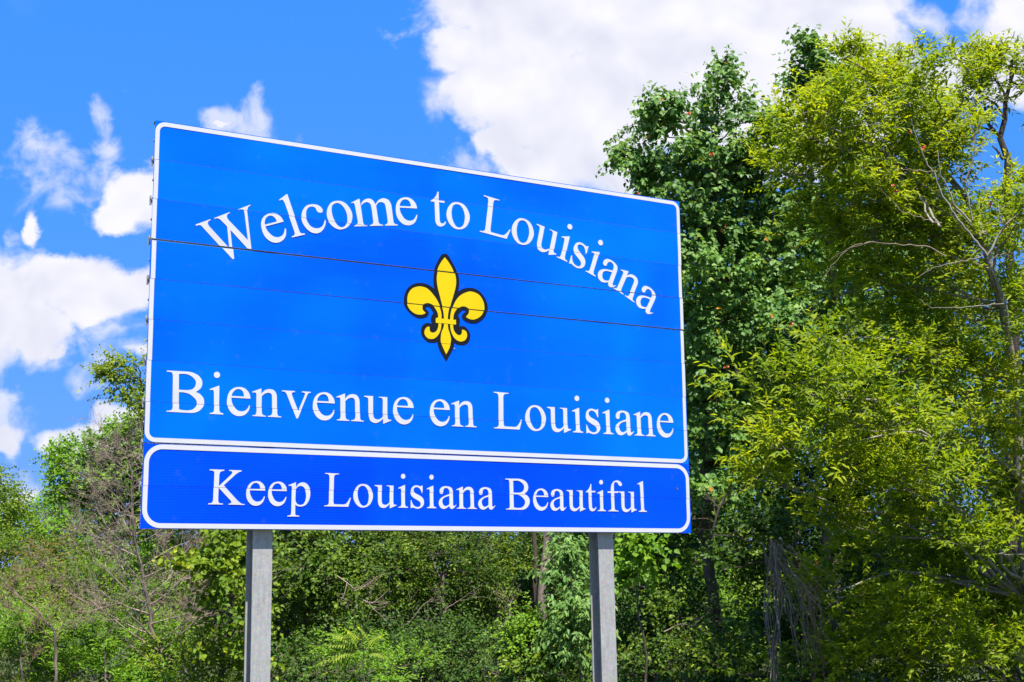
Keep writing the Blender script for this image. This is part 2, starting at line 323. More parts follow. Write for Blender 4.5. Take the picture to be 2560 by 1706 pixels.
# ---------------------------------------------------------------- materials of the sign
def sheeting(name, col, col2, stripes=False):
    m, N, bs = material(name)
    tc = N.new('ShaderNodeTexCoord').outputs['Object']
    mp0 = N.new('ShaderNodeMapping'); mp0.inputs['Scale'].default_value = (0.75, 1.0, 0.42); N.put(mp0.inputs[0], tc)
    n1 = N.noise(mp0.outputs[0], 1.1, 2, 0.5, 0.6)
    c = N.mix(N.mapr(n1, 0.38, 0.64), col, col2)
    mp = N.new('ShaderNodeMapping'); mp.inputs['Scale'].default_value = (1.3, 1.0, 14.0); N.put(mp.inputs[0], tc)
    streak = N.noise(mp.outputs[0], 1.0, 3, 0.6)
    c = N.mix(N.math('MULTIPLY', N.mapr(streak, 0.45, 0.75), 0.08), c, tuple(x * 1.25 for x in col2[:3]) + (1,))
    dirt = N.noise(tc, 9.0, 6, 0.65)
    c = N.mix(N.math('MULTIPLY', N.mapr(dirt, 0.60, 0.80), 0.10), c, (0.30, 0.33, 0.36, 1))
    sp = N.new('ShaderNodeSeparateXYZ'); N.put(sp.inputs[0], tc)
    if stripes:
        w = N.math('SINE', N.math('MULTIPLY', N.math('ADD', sp.outputs[2], N.math('MULTIPLY', n1, 0.02)), 2 * math.pi / 0.0205))
        c = N.mix(N.math('MULTIPLY', N.mapr(w, -1, 1), 0.34), c, tuple(x for x in (0.0, col[1] * 2.3 + .02, col[2], 1)))
    oi = N.new('ShaderNodeObjectInfo').outputs['Random']
    c = N.mix(N.mapr(oi, 0, 1, 0.0, 0.55), c, (0.0, col2[1] * 1.12, col2[2], 1))
    N.put(bs.inputs['Base Color'], c)
    bs.inputs['Roughness'].default_value = 0.34
    bs.inputs['Specular IOR Level'].default_value = 0.07
    # prismatic cell grid and the slight buckling of the sheeting
    gx = N.math('SINE', N.math('MULTIPLY', sp.outputs[0], 2 * math.pi / 0.012))
    gz = N.math('SINE', N.math('MULTIPLY', sp.outputs[2], 2 * math.pi / 0.012))
    b1 = N.new('ShaderNodeBump'); b1.inputs['Strength'].default_value = 0.12; b1.inputs['Distance'].default_value = 0.001
    N.put(b1.inputs['Height'], N.math('MULTIPLY', gx, gz))
    mp2 = N.new('ShaderNodeMapping'); mp2.inputs['Scale'].default_value = (1.0, 1.0, 2.6); N.put(mp2.inputs[0], tc)
    b2 = N.new('ShaderNodeBump'); b2.inputs['Strength'].default_value = 0.5; b2.inputs['Distance'].default_value = 0.02
    N.put(b2.inputs['Height'], N.noise(mp2.outputs[0], 0.9, 1, 0.5)); N.put(b2.inputs['Normal'], b1.outputs[0])
    N.put(bs.inputs['Normal'], b2.outputs[0])
    return m


M_BLUE = sheeting('light_blue_sheeting', (0.0, 0.082, 0.80, 1), (0.0, 0.146, 0.84, 1))
M_BLUE2 = sheeting('deep_blue_sheeting', (0.0, 0.036, 0.78, 1), (0.0, 0.066, 0.82, 1), True)


def film(name, col, rough=0.38):
    m, N, bs = material(name)
    tc = N.new('ShaderNodeTexCoord').outputs['Object']
    n = N.noise(tc, 3.0, 5, 0.6)
    d = tuple(x * 0.86 for x in col[:3]) + (1,)
    c = N.mix(N.math('MULTIPLY', N.mapr(n, 0.5, 0.75), 0.6), col, d)
    N.put(bs.inputs['Base Color'], c)
    bs.inputs['Roughness'].default_value = rough
    bs.inputs['Specular IOR Level'].default_value = 0.15
    return m


M_WHITE = film('white_film', (0.585, 0.575, 0.585, 1))
M_YELLOW = film('yellow_film', (0.70, 0.50, 0.004, 1))
M_BLACK = film('black_film', (0.010, 0.011, 0.014, 1))


def metal(name, col, rough, spangle=True, rust=0.0):
    m, N, bs = material(name)
    tc = N.new('ShaderNodeTexCoord').outputs['Object']
    n = N.noise(tc, 18.0, 8, 0.7)
    mp = N.new('ShaderNodeMapping'); mp.inputs['Scale'].default_value = (60, 60, 5); N.put(mp.inputs[0], tc)
    st = N.noise(mp.outputs[0], 1.0, 5, 0.6)
    big = N.noise(tc, 2.3, 4, 0.6)
    f = N.math('ADD', N.math('MULTIPLY', n, 0.5), N.math('MULTIPLY', st, 0.5))
    c = N.mix(N.mapr(f, 0.36, 0.64), tuple(x * .72 for x in col[:3]) + (1,), tuple(min(1, x * 1.15) for x in col[:3]) + (1,))
    c = N.mix(N.math('MULTIPLY', N.mapr(big, 0.35, 0.7), 0.4), c, (0.43, 0.42, 0.41, 1))
    vo = N.new('ShaderNodeTexVoronoi'); N.put(vo.inputs['Vector'], tc); vo.inputs['Scale'].default_value = 70
    if spangle: c = N.mix(0.20, c, N.mix(1.0, c, vo.outputs['Color'], 'MULTIPLY'))
    ru = N.math('MULTIPLY', N.mapr(N.noise(tc, 7.0, 7, 0.72), 0.60, 0.74), rust)
    c = N.mix(ru, c, (0.23, 0.13, 0.075, 1))
    N.put(bs.inputs['Base Color'], c)
    bs.inputs['Metallic'].default_value = 0.0
    bs.inputs['Specular IOR Level'].default_value = 0.25
    bs.inputs['Roughness'].default_value = rough
    return m


M_GALV = metal('galvanised_steel', (0.40, 0.385, 0.365, 1), 0.6, True, 0.6)
M_ALU = metal('raw_aluminium', (0.42, 0.41, 0.40, 1), 0.5, False, 0.3)
M_RUBBER = film('weld_dirt', (0.06, 0.045, 0.035, 1), 0.9)

# ---------------------------------------------------------------- the sign
SW, SH, FOOT = 4.897, 3.06, 0.306
SIGN0 = Vector((-2.67751454, 9.77880491, 1.6 + 0.38683793))
sign = thing('welcome_sign', 'big blue welcome sign with white serif lettering and yellow lily on two steel posts', 'sign',
             (SIGN0.x, SIGN0.y, 0))
sign.rotation_euler = (0, 0, YAW)
Z0 = SIGN0.z


def S(u, v, d=0.0):          # local: x along the sign, y backwards, z up
    return Vector((u, d, Z0 + v))


rng0 = random.Random(5)
# panel boundaries (left v, right v) bottom and top of each, with the slipped fourth panel
bounds = []
for k in range(10):
    b = [k * FOOT, k * FOOT]; t = [(k + 1) * FOOT, (k + 1) * FOOT]
    if k == 2: b = [0.6205, 0.6145]
    if k == 6: b = [6 * FOOT + .0002, 6 * FOOT + .011]
    if k == 6: t = [7 * FOOT - .014, 7 * FOOT - .003]
    g = 0.0012
    if k != 0 and k != 2: b = [b[0] + g, b[1] + g]
    if k != 9: t = [t[0] - g, t[1] - g]
    bounds.append((b, t))
bounds[1] = (bounds[1][0], [0.6125, 0.6105])
ends = [(-0.003, 4.903), (0.001, 4.900), (0.002, 4.899), (0.000, 4.896), (0.002, 4.895), (0.001, 4.887), (-0.002, 4.889), (0.001, 4.890), (0.003, 4.892), (0.002, 4.893)]
NSEG = 24


def bow(u, v, k):
    """gentle buckling of the face, in metres of depth"""
    return 0.0015 * math.sin(u * 1.9 + k * 1.7) * math.sin(math.pi * ((v / FOOT) % 1.0))


def extrusion(k):
    (bl, br), (tl, tr) = bounds[k]
    ul, ur = ends[k]
    # closed profile in (fraction of height, depth): face, lips and middle rib
    prof = [(0, 0), (.25, 0), (.5, 0), (.75, 0), (1, 0), (1, .050), (.93, .050), (.93, .046), (.985, .046), (.985, .004), (.51, .004), (.51, .034), (.53, .038), (.47, .038), (.49, .034), (.49, .004), (.015, .004), (.015, .046), (.07, .046), (.07, .050), (0, .050)]
    verts = []; faces = []
    n = len(prof)
    for i in range(NSEG + 1):
        f = i / NSEG
        u = ul + (ur - ul) * f
        b = bl + (br - bl) * f; t = tl + (tr - tl) * f
        for h, d in prof:
            v = b + (t - b) * h
            verts.append(S(u, v, d + (bow(u, v, k) if d < .01 and 0 < h < 1 else 0)))
    for i in range(NSEG):
        for j in range(n):
            a = i * n + j; c = i * n + (j + 1) % n
            faces.append((a, a + n, c + n, c))
    me = bpy.data.meshes.new('panel')
    for base in (0, NSEG * n):
        pass
    caps = tessellate_polygon([[Vector((h, d * 4, 0)) for h, d in prof]])
    for t3 in caps:
        faces.append(tuple(t3)); faces.append(tuple(NSEG * n + q for q in reversed(t3)))
    me.from_pydata([tuple(x) for x in verts], [], faces)
    me.update()
    bm = bmesh.new(); bm.from_mesh(me); bmesh.ops.recalc_face_normals(bm, faces=bm.faces); bm.to_mesh(me); bm.free()
    return me


for k in range(10):
    me = extrusion(k)
    me.materials.append(M_BLUE2 if k < 2 else M_BLUE)
    me.materials.append(M_ALU)
    for p in me.polygons:
        y = sum(me.vertices[i].co.y for i in p.vertices) / len(p.vertices)
        p.material_index = 0 if y < 0.006 and abs(p.normal.y) > .5 else 1
    o = link('panel', me, sign)
    o['label'] = 'deep blue lower aluminium plank' if k < 2 else 'bright blue aluminium plank'


# ---- flat film shapes laid on the planks, cut at every joint between planks
def parse(s, div):
    out = []
    for t in s.split():
        c = t.endswith('*'); a, b = t.rstrip('*').split(',')
        out.append((float(a) / div, float(b) / div, c))
    return out


def smooth_loop(ct, n=6):
    out = []; N = len(ct)
    for i in range(N):
        p0, p1, p2, p3 = ct[i - 1], ct[i], ct[(i + 1) % N], ct[(i + 2) % N]
        if p1[2] and p2[2]: out.append(p1[:2]); continue
        a = np.array(p1[:2]); b = np.array(p2[:2])
        m1 = (b - np.array(p0[:2])) / 2; m2 = (np.array(p3[:2]) - a) / 2
        if p1[2]: m1 = (b - a) * 1.5 - m2 * .5
        if p2[2]: m2 = (b - a) * 1.5 - m1 * .5
        for k in range(n):
            t = k / n
            h = (2 * t**3 - 3 * t * t + 1) * a + (t**3 - 2 * t * t + t) * m1 + (-2 * t**3 + 3 * t * t) * b + (t**3 - t * t) * m2
            out.append(tuple(h))
    return out


SLIP = [0, .0015, 0, -.002, .0015, -.001, .004, -.002, .0015, 0]      # the planks have crept sideways a little


def film_piece(name, loops, proud, mat, parent, label=None):
    vs = []
    for lp in loops: vs += [Vector((a, b, 0)) for a, b in lp]
    tris = tessellate_polygon([[Vector((a, b, 0)) for a, b in lp] for lp in loops])
    bm = bmesh.new()
    bv = [bm.verts.new(v) for v in vs]
    for t in tris:
        try: bm.faces.new([bv[i] for i in t])
        except ValueError: pass
    lo = min(v.y for v in vs); hi = max(v.y for v in vs)
    for k in range(9):
        (tl, tr) = bounds[k][1]; (bl, br) = bounds[k + 1][0]
        if max(bl, br) < lo or min(tl, tr) > hi: continue
        for (l, r_), up in (((tl, tr), -1), ((bl, br), 1)):
            nrm = Vector((-(r_ - l) / SW, 1, 0)).normalized()
            bmesh.ops.bisect_plane(bm, geom=bm.verts[:] + bm.edges[:] + bm.faces[:], plane_co=Vector((0, l, 0)), plane_no=nrm)
        kill = []
        for f in bm.faces:
            c = f.calc_center_median(); fr = c.x / SW
            if tl + (tr - tl) * fr < c.y < bl + (br - bl) * fr: kill.append(f)
        bmesh.ops.delete(bm, geom=kill, context='FACES')
    # extra cuts so the film follows the buckled planks
    for k in range(10):
        for q in (.25, .5, .75):
            yy = bounds[k][0][0] + (bounds[k][1][0] - bounds[k][0][0]) * q
            if lo < yy < hi:
                bmesh.ops.bisect_plane(bm, geom=bm.verts[:] + bm.edges[:] + bm.faces[:], plane_co=Vector((0, yy, 0)), plane_no=Vector((0, 1, 0)))
    bmesh.ops.recalc_face_normals(bm, faces=bm.faces)
    for f in bm.faces:
        if f.normal.z < 0: f.normal_flip()
    for v in bm.verts:
        u, w = v.co.x, v.co.y
        k = min(9, max(0, int(w / FOOT)))
        v.co = S(u + SLIP[k], w, -proud + min(0.0, bow(u, w, k)))
    o = link(name, bm_mesh(name, bm), parent, mat)
    if label: o['label'] = label
    return o


def round_rect(u0, v0, u1, v1, r):
    pts = []
    for cu, cv, a0 in ((u1 - r, v1 - r, 0), (u0 + r, v1 - r, 90), (u0 + r, v0 + r, 180), (u1 - r, v0 + r, 270)):
        for i in range(9):
            a = R(a0 + i * 11.25); pts.append((cu + r * math.cos(a), cv + r * math.sin(a)))
    return pts


def border(u0, v0, u1, v1, r, w, label):
    o = film_piece('border', [round_rect(u0, v0, u1, v1, r), round_rect(u0 + w, v0 + w, u1 - w, v1 - w, r - w)], 0.0022, M_WHITE, sign, label)


border(0.004, 0.6235, 4.889, 3.054, 0.078, 0.033, 'thin white border with small round corners on the upper planks')
border(0.006, 0.004, 4.893, 0.6095, 0.135, 0.035, 'white border with wide round corners on the lower planks')

for key, letters in LINES.items():
    for g, u, v, ang, cap, xs in letters:
        c, s_ = math.cos(R(ang)), math.sin(R(ang))
        loops = []
        for ct in GLYPHS[g]:
            lp = [(x * cap * xs, y * cap) for x, y in smooth_loop(parse(ct, 1000))]
            loops.append([(u + x * c - y * s_, v + x * s_ + y * c) for x, y in lp])
        if g == 'i':     # stem and dot are separate outlines
            o = film_piece('letter', [loops[0]], 0.0022, M_WHITE, sign, 'white serif letter i')
            dot = film_piece('letter_dot', [loops[1]], 0.0022, M_WHITE, o)
        else:
            film_piece('letter', loops, 0.0022, M_WHITE, sign, 'white serif letter ' + g)

lily = film_piece('lily_emblem', [smooth_loop(parse(FLEUR['black'], 10000))], 0.0022, M_BLACK, sign, 'black outlined yellow heraldic lily')
for i, k in enumerate(['y1', 'y2', 'y3', 'y5', 'y6', 'y7', 'y4']):
    film_piece('lily_petal' if k != 'y4' else 'lily_band', [smooth_loop(parse(FLEUR[k], 10000))], 0.0034 if k != 'y4' else 0.0046, M_YELLOW, lily)

# small bolt hole on the lower right of the sign, and a nick in the lily
def disc(u, v, r, d, mat, name):
    bm = bmesh.new()
    bmesh.ops.create_cone(bm, cap_ends=True, segments=12, radius1=r, radius2=r * .8, depth=0.004,
                          matrix=Matrix.Translation(S(u, v, d)) @ Matrix.Rotation(math.pi / 2, 4, 'X'))
    return link(name, bm_mesh(name, bm), sign, mat)


disc(4.759, 0.395, 0.011, -0.002, M_RUBBER, 'bolt')
disc(4.7605, 0.389, 0.0045, -0.005, M_ALU, 'bolt')
disc(2.5295, 1.495, 0.006, -0.006, M_ALU, 'bolt')

# short bolts and clamp clips seen past the left edge, one on every joint
for k in range(1, 10):
    for u, sgn in ((-0.003, -1), (4.893, 1)):
        bm = bmesh.new()
        v = k * FOOT
        for dv, hh in ((0.026, 0.022), (-0.026, 0.022)):
            bmesh.ops.create_cube(bm, size=1, matrix=Matrix.Translation(S(u + 0.006 * -sgn, v + dv, 0.0505 + .006)) @ Matrix.Diagonal((0.010, 0.010, hh, 1)))
        bmesh.ops.create_cube(bm, size=1, matrix=Matrix.Translation(S(u + 0.006 * -sgn, v, 0.0660)) @ Matrix.Diagonal((0.014, 0.006, .07, 1)))
        link('edge_clip', bm_mesh('edge_clip', bm), sign, M_ALU)


def post(u_top, lean, label):
    """wide flange steel post behind the planks"""
    D, Wf, tf, tw = 0.150, 0.154, 0.0085, 0.0065
    y0 = 0.0515
    h0 = -0.02; h1 = Z0 + SH - 0.25
    def sect(u):
        return [(u - Wf / 2, y0), (u + Wf / 2, y0), (u + Wf / 2, y0 + tf), (u + tw / 2, y0 + tf), (u + tw / 2, y0 + D - tf), (u + Wf / 2, y0 + D - tf),
                (u + Wf / 2, y0 + D), (u - Wf / 2, y0 + D), (u - Wf / 2, y0 + D - tf), (u - tw / 2, y0 + D - tf), (u - tw / 2, y0 + tf), (u - Wf / 2, y0 + tf)]
    bm = bmesh.new()
    lev = []
    for z in (h0, h1):
        u = u_top + lean * (Z0 - z)
        lev.append([bm.verts.new((a, b, z)) for a, b in sect(u)])
    n = 12
    for j in range(n):
        bm.faces.new((lev[0][j], lev[0][(j + 1) % n], lev[1][(j + 1) % n], lev[1][j]))
    bm.faces.new(lev[1]); bm.faces.new(list(reversed(lev[0])))
    bmesh.ops.recalc_face_normals(bm, faces=bm.faces)
    bmesh.ops.bevel(bm, geom=[e for e in bm.edges if abs(e.verts[0].co.z - e.verts[1].co.z) > 1], offset=0.0015, segments=1, affect='EDGES')
    o = link('post', bm_mesh('post', bm), sign, M_GALV)
    o['label'] = label
    # clamps holding each plank joint to the front flange
    for k in range(0, 10):
        for s2 in (-1, 1):
            bm = bmesh.new()
            bmesh.ops.create_cube(bm, size=1, matrix=Matrix.Translation(S(u_top + s2 * 0.086, k * FOOT + .02 + (0.01 if k else .02), y0 + 0.014)) @ Matrix.Diagonal((0.016, 0.030, .03, 1)))
            link('post_clamp', bm_mesh('post_clamp', bm), o, M_ALU)
    # concrete collar at the ground
    bm = bmesh.new()
    bmesh.ops.create_cone(bm, cap_ends=True, segments=24, radius1=0.30, radius2=0.27, depth=0.10, matrix=Matrix.Translation((u_top + lean * Z0, y0 + D / 2, 0.04)))
    link('concrete_footing', bm_mesh('concrete_footing', bm), sign, M_CONC)
    return o


M_CONC, _n, _b = material('concrete')
_t = _n.new('ShaderNodeTexCoord').outputs['Object']
_n.put(_b.inputs['Base Color'], _n.mix(_n.noise(_t, 14, 6, .6), (0.22, 0.21, 0.19, 1), (0.36, 0.35, 0.32, 1)))
_b.inputs['Roughness'].default_value = 0.9
post(0.933, 0.003, 'left grey galvanised steel post')
post(4.020, 0.008, 'right grey galvanised steel post')
# ---------------------------------------------------------------- ground
def ground_height(x, y):
    return 0.05 * np.sin(x * 0.31 + 1) * np.cos(y * 0.23) + 0.03 * np.sin(x * 1.3) * np.sin(y * 1.1 + 2)


M_GROUND, _n, _b = material('grassy_ground')
_t = _n.new('ShaderNodeTexCoord').outputs['Object']
_g = _n.noise(_t, 1.1, 8, 0.65); _g2 = _n.noise(_t, 40, 4, 0.7)
_c = _n.mix(_n.mapr(_g, .35, .65), (0.030, 0.050, 0.012, 1), (0.075, 0.095, 0.025, 1))
_c = _n.mix(_n.mapr(_g2, .45, .8), _c, (0.13, 0.11, 0.055, 1))
_n.put(_b.inputs['Base Color'], _c); _b.inputs['Roughness'].default_value = 0.95
_bp = _n.new('ShaderNodeBump'); _bp.inputs['Strength'].default_value = 0.6; _bp.inputs['Distance'].default_value = .05
_n.put(_bp.inputs['Height'], _g2); _n.put(_b.inputs['Normal'], _bp.outputs[0])
gx = np.concatenate([np.linspace(-900, -60, 12), np.linspace(-50, 50, 101), np.linspace(60, 900, 12)])
gy = np.concatenate([np.linspace(-400, -20, 10), np.linspace(-15, 65, 81), np.linspace(80, 1400, 14)])
GX, GY = np.meshgrid(gx, gy)
gv = np.stack([GX, GY, ground_height(GX, GY)], -1).reshape(-1, 3)
nx_, ny_ = len(gx), len(gy)
ii, jj = np.meshgrid(np.arange(ny_ - 1), np.arange(nx_ - 1), indexing='ij')
q0 = (ii * nx_ + jj).ravel()
ground = link('ground', np_mesh('ground', gv, np.stack([q0, q0 + 1, q0 + nx_ + 1, q0 + nx_], 1), smooth=True), None, M_GROUND)
ground['kind'] = 'structure'


# ---------------------------------------------------------------- leaves
def unit(a): return a / (np.linalg.norm(a, axis=-1, keepdims=True) + 1e-9)


def leaf_mesh(name, P, A, Nn, L, Wd, fold=0.18, wpos=0.42, curl=0.15, tint=None, origin=(0, 0, 0), bend=False):
    """P start, A axis, Nn normal, one folded blade per row; bend=True uses 6 points for broad leaves"""
    A = unit(A); Sd = unit(np.cross(A, Nn)); Nn = np.cross(Sd, A)
    L = L[:, None]; Wd = Wd[:, None]
    n = len(P)
    if not bend:
        base = P; tip = P + A * L - Nn * L * curl
        l = P + A * L * wpos + Sd * Wd * .5 + Nn * Wd * fold; r = P + A * L * wpos - Sd * Wd * .5 + Nn * Wd * fold
        V = np.stack([base, r, tip, l], 1).reshape(-1, 3)
        b = np.arange(n)[:, None] * 4
        Fc = np.concatenate([b + [[0, 1, 2]], b + [[0, 2, 3]]], 1).reshape(-1, 3)
        T = np.repeat(tint, 2)
    else:
        l1 = P + A * L * .12 + Sd * Wd * .36 + Nn * Wd * fold; r1 = P + A * L * .12 - Sd * Wd * .36 + Nn * Wd * fold
        l2 = P + A * L * .45 + Sd * Wd * .5 + Nn * Wd * fold * .9; r2 = P + A * L * .45 - Sd * Wd * .5 + Nn * Wd * fold * .9
        tip = P + A * L - Nn * L * curl
        V = np.stack([P, r1, r2, tip, l2, l1], 1).reshape(-1, 3)
        b = np.arange(n)[:, None] * 6
        Fc = np.concatenate([b + [[0, 1, 2]], b + [[0, 2, 3]], b + [[0, 3, 4]], b + [[0, 4, 5]]], 1).reshape(-1, 3)
        T = np.repeat(tint, 4)
    return np_mesh(name, V - np.asarray(origin), Fc, T)


def leaf_material(name, stops, rough=0.45, spec=0.45, trans=0.34, tcol=(1.35, 1.25, 0.40)):
    m, N, bs = material(name)
    at_ = N.new('ShaderNodeAttribute', attribute_name='tint')
    c = N.ramp(at_.outputs['Fac'], stops)
    tc = N.new('ShaderNodeTexCoord').outputs['Object']
    blot = N.noise(tc, 1.3, 3, 0.6)
    c2 = N.mix(N.mapr(blot, 0.35, 0.65), c, N.mix(1.0, c, (0.80, 0.92, 0.85, 1), 'MULTIPLY'))
    N.put(bs.inputs['Base Color'], c2)
    bs.inputs['Roughness'].default_value = rough
    bs.inputs['Specular IOR Level'].default_value = spec
    tr = N.new('ShaderNodeBsdfTranslucent')
    N.put(tr.inputs['Color'], N.mix(1.0, c2, tuple(tcol) + (1,), 'MULTIPLY'))
    mx = N.new('ShaderNodeMixShader'); mx.inputs[0].default_value = trans
    N.put(mx.inputs[1], bs.outputs[0]); N.put(mx.inputs[2], tr.outputs[0])
    out = [n for n in m.node_tree.nodes if n.type == 'OUTPUT_MATERIAL'][0]
    N.put(out.inputs['Surface'], mx.outputs[0])
    return m


L_YEL = leaf_material('yellow_green_leaf', [(0, (0.080, 0.144, 0.006)), (.35, (0.204, 0.280, 0.007)), (.75, (0.364, 0.407, 0.009)), (1, (0.586, 0.542, 0.020))], .5, .18, .52)
L_TAL = leaf_material('grey_green_leaf', [(0, (0.059, 0.131, 0.022)), (.45, (0.121, 0.233, 0.041)), (.8, (0.204, 0.325, 0.068)), (.97, (0.331, 0.429, 0.081)), (1, (0.620, 0.186, 0.027))], .5, .22, .32)
L_MID = leaf_material('mid_green_leaf', [(0, (0.051, 0.106, 0.006)), (.5, (0.142, 0.219, 0.010)), (.85, (0.252, 0.316, 0.014)), (1, (0.485, 0.439, 0.029))], .5, .18, .36)
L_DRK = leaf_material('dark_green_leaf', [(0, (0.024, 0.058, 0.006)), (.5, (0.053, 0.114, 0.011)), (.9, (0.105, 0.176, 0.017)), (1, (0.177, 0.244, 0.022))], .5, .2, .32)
L_BRI = leaf_material('bright_green_leaf', [(0, (0.075, 0.169, 0.008)), (.5, (0.160, 0.294, 0.016)), (.9, (0.251, 0.402, 0.021)), (1, (0.401, 0.494, 0.035))], .5, .18, .38)
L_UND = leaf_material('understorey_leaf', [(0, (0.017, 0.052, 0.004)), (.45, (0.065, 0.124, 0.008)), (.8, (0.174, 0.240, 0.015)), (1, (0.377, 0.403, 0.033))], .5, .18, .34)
L_RED = leaf_material('reddish_tip_leaf', [(0, (0.065, 0.130, 0.019)), (.45, (0.130, 0.182, 0.026)), (.7, (0.286, 0.143, 0.039)), (1, (0.390, 0.130, 0.039))], .5, .18, .4)
L_OLV = leaf_material('olive_leaf', [(0, (0.090, 0.143, 0.008)), (.5, (0.197, 0.268, 0.013)), (1, (0.392, 0.410, 0.029))], .5, .18, .36)


def bark(name, lo, hi, scale=9.0):
    m, N, bs = material(name)
    tc = N.new('ShaderNodeTexCoord').outputs['Object']
    mp = N.new('ShaderNodeMapping'); mp.inputs['Scale'].default_value = (1, 1, .25); N.put(mp.inputs[0], tc)
    n = N.noise(mp.outputs[0], scale * 3, 8, 0.7)
    n2 = N.noise(tc, 1.7, 4, 0.6)
    c = N.mix(N.mapr(N.math('ADD', N.math('MULTIPLY', n, .6), N.math('MULTIPLY', n2, .4)), .38, .62), lo + (1,), hi + (1,))
    N.put(bs.inputs['Base Color'], c); bs.inputs['Roughness'].default_value = 0.9
    bp = N.new('ShaderNodeBump'); bp.inputs['Strength'].default_value = 0.7; bp.inputs['Distance'].default_value = 0.02
    N.put(bp.inputs['Height'], n); N.put(bs.inputs['Normal'], bp.outputs[0])
    return m


B_GREY = bark('grey_bark', (0.10, 0.085, 0.065), (0.30, 0.27, 0.22))
B_BRN = bark('brown_bark', (0.045, 0.032, 0.022), (0.15, 0.115, 0.08))
B_DEAD = bark('dead_bark', (0.17, 0.12, 0.088), (0.40, 0.305, 0.235), 14)
B_PINK = bark('dead_twig_bark', (0.15, 0.085, 0.055), (0.34, 0.22, 0.15), 14)
B_TRK = bark('dead_trunk_bark', (0.09, 0.065, 0.05), (0.25, 0.19, 0.15), 14)
B_VINE = bark('vine_bark', (0.07, 0.055, 0.045), (0.24, 0.205, 0.175), 14)
B_DARK = bark('dark_bark', (0.025, 0.018, 0.014), (0.085, 0.06, 0.045))


def clusters(rng, C, Rr, ncl, spec):
    """branchlet centres near the surface of one bough, biased up and outward"""
    w = rng.normal(size=(ncl, 3)); dm = spec.get('dome', 0.0)
    up_ = rng.random(ncl) < dm
    w[:, 2] = np.where(up_, np.abs(w[:, 2]) * .9 + .05, w[:, 2] * .9 + .18)
    w[:, 1] = np.where(rng.random(ncl) < dm * .6, -np.abs(w[:, 1]), w[:, 1])
    w = unit(w)
    rho = 1 - (0.55 - .25 * dm) * rng.random(ncl) ** 1.6
    lump = 1 + spec.get('lump', .22) * np.sin(w[:, 0] * 3.1 + C[0] * 3) * np.cos(w[:, 2] * 3.7 + C[2] * 2 + w[:, 1] * 2)
    return C + w * Rr * (rho * lump)[:, None], w


def make_foliage(rng, lobes, spec):
    """lobes: (C, R(3)); returns arrays for leaf_mesh and the twig starts"""
    P, A, Nn, L, Wd, T = [], [], [], [], [], []
    twigs = []; hubs = []
    area = spec['L'] * spec['W'] * .5
    for C, Rr in lobes:
        C = np.asarray(C, float); Rr = np.asarray(Rr, float)
        n_leaf = spec['lai'] * math.pi * Rr[0] * Rr[2] / area
        per = spec['per_shoot'] * spec['shoots']
        ncl = max(4, int(n_leaf / per))
        cc, w = clusters(rng, C, Rr, ncl, spec)
        hubs.append(cc)
        cr = spec['cl'] * (0.6 + .8 * rng.random(ncl)) * min(1, np.mean(Rr) / (spec['cl'] * 2.2))
        ctint = rng.random(ncl)
        ns = spec['shoots']
        c2 = np.repeat(cc, ns, 0); w2 = np.repeat(w, ns, 0); cr2 = np.repeat(cr, ns)[:, None]
        rd = rng.normal(size=c2.shape)
        st = c2 + rd * cr2 * .38
        dr = unit(w2 * spec['out'] + unit(rd) * .7 + np.array([0, 0, spec['up']]) + np.array(spec.get('lean', (0, 0, 0))) + rng.normal(size=c2.shape) * .25)
        sl = spec['shoot_len'] * (0.55 + .8 * rng.random(len(st)))[:, None]
        droop = spec['droop']
        sel = rng.random(len(st)) < spec.get('twig_frac', .25)
        for a, d, l_, h in zip(st[sel], dr[sel], sl[sel], c2[sel]):
            twigs.append((h, a, a + d * l_ * .55 - [0, 0, droop * l_[0] * .28], a + d * l_ - [0, 0, droop * l_[0] * .9]))
        nl = spec['per_shoot']
        t = (np.arange(nl) + .6) / nl
        tt = np.tile(t, len(st))[:, None]
        S_, D_, SL = np.repeat(st, nl, 0), np.repeat(dr, nl, 0), np.repeat(sl, nl, 0)
        pos = S_ + D_ * SL * tt - np.array([0, 0, 1.0]) * SL * droop * .9 * tt ** 2
        tan = unit(D_ - np.array([0, 0, 1.0]) * droop * 1.8 * tt)
        alt = np.where(np.tile(np.arange(nl), len(st)) % 2 == 0, 1., -1.)[:, None]
        side = unit(np.cross(tan, np.array([0, 0, 1.0]) + rng.normal(size=tan.shape) * .35)) * alt
        ax = unit(tan * spec['fwd'] + side * spec['side'] - np.array([0, 0, 1.0]) * spec['hang'] + rng.normal(size=tan.shape) * spec.get('jit', .28))
        nn = unit(np.array([0.20, -.75, .95]) * spec.get('face_up', 1.0) + rng.normal(size=tan.shape) * spec.get('njit', .55))
        sc = (0.65 + .55 * rng.random(len(pos))) * (1.05 - .35 * tt[:, 0] ** 2)
        pos = pos + rng.normal(size=pos.shape) * .012
        P.append(pos); A.append(ax); Nn.append(nn)
        L.append(spec['L'] * sc); Wd.append(spec['W'] * sc * (.85 + .3 * rng.random(len(pos))))
        T.append(np.clip(np.repeat(np.repeat(ctint, ns), nl) * .45 + rng.random(len(pos)) * .35 + tt[:, 0] ** 2 * .28 - .04, 0, .96)
                 + (rng.random(len(pos)) < spec.get('odd', 0.0)) * .5)
    return [np.concatenate(x) for x in (P, A, Nn, L, Wd, T)], twigs, hubs


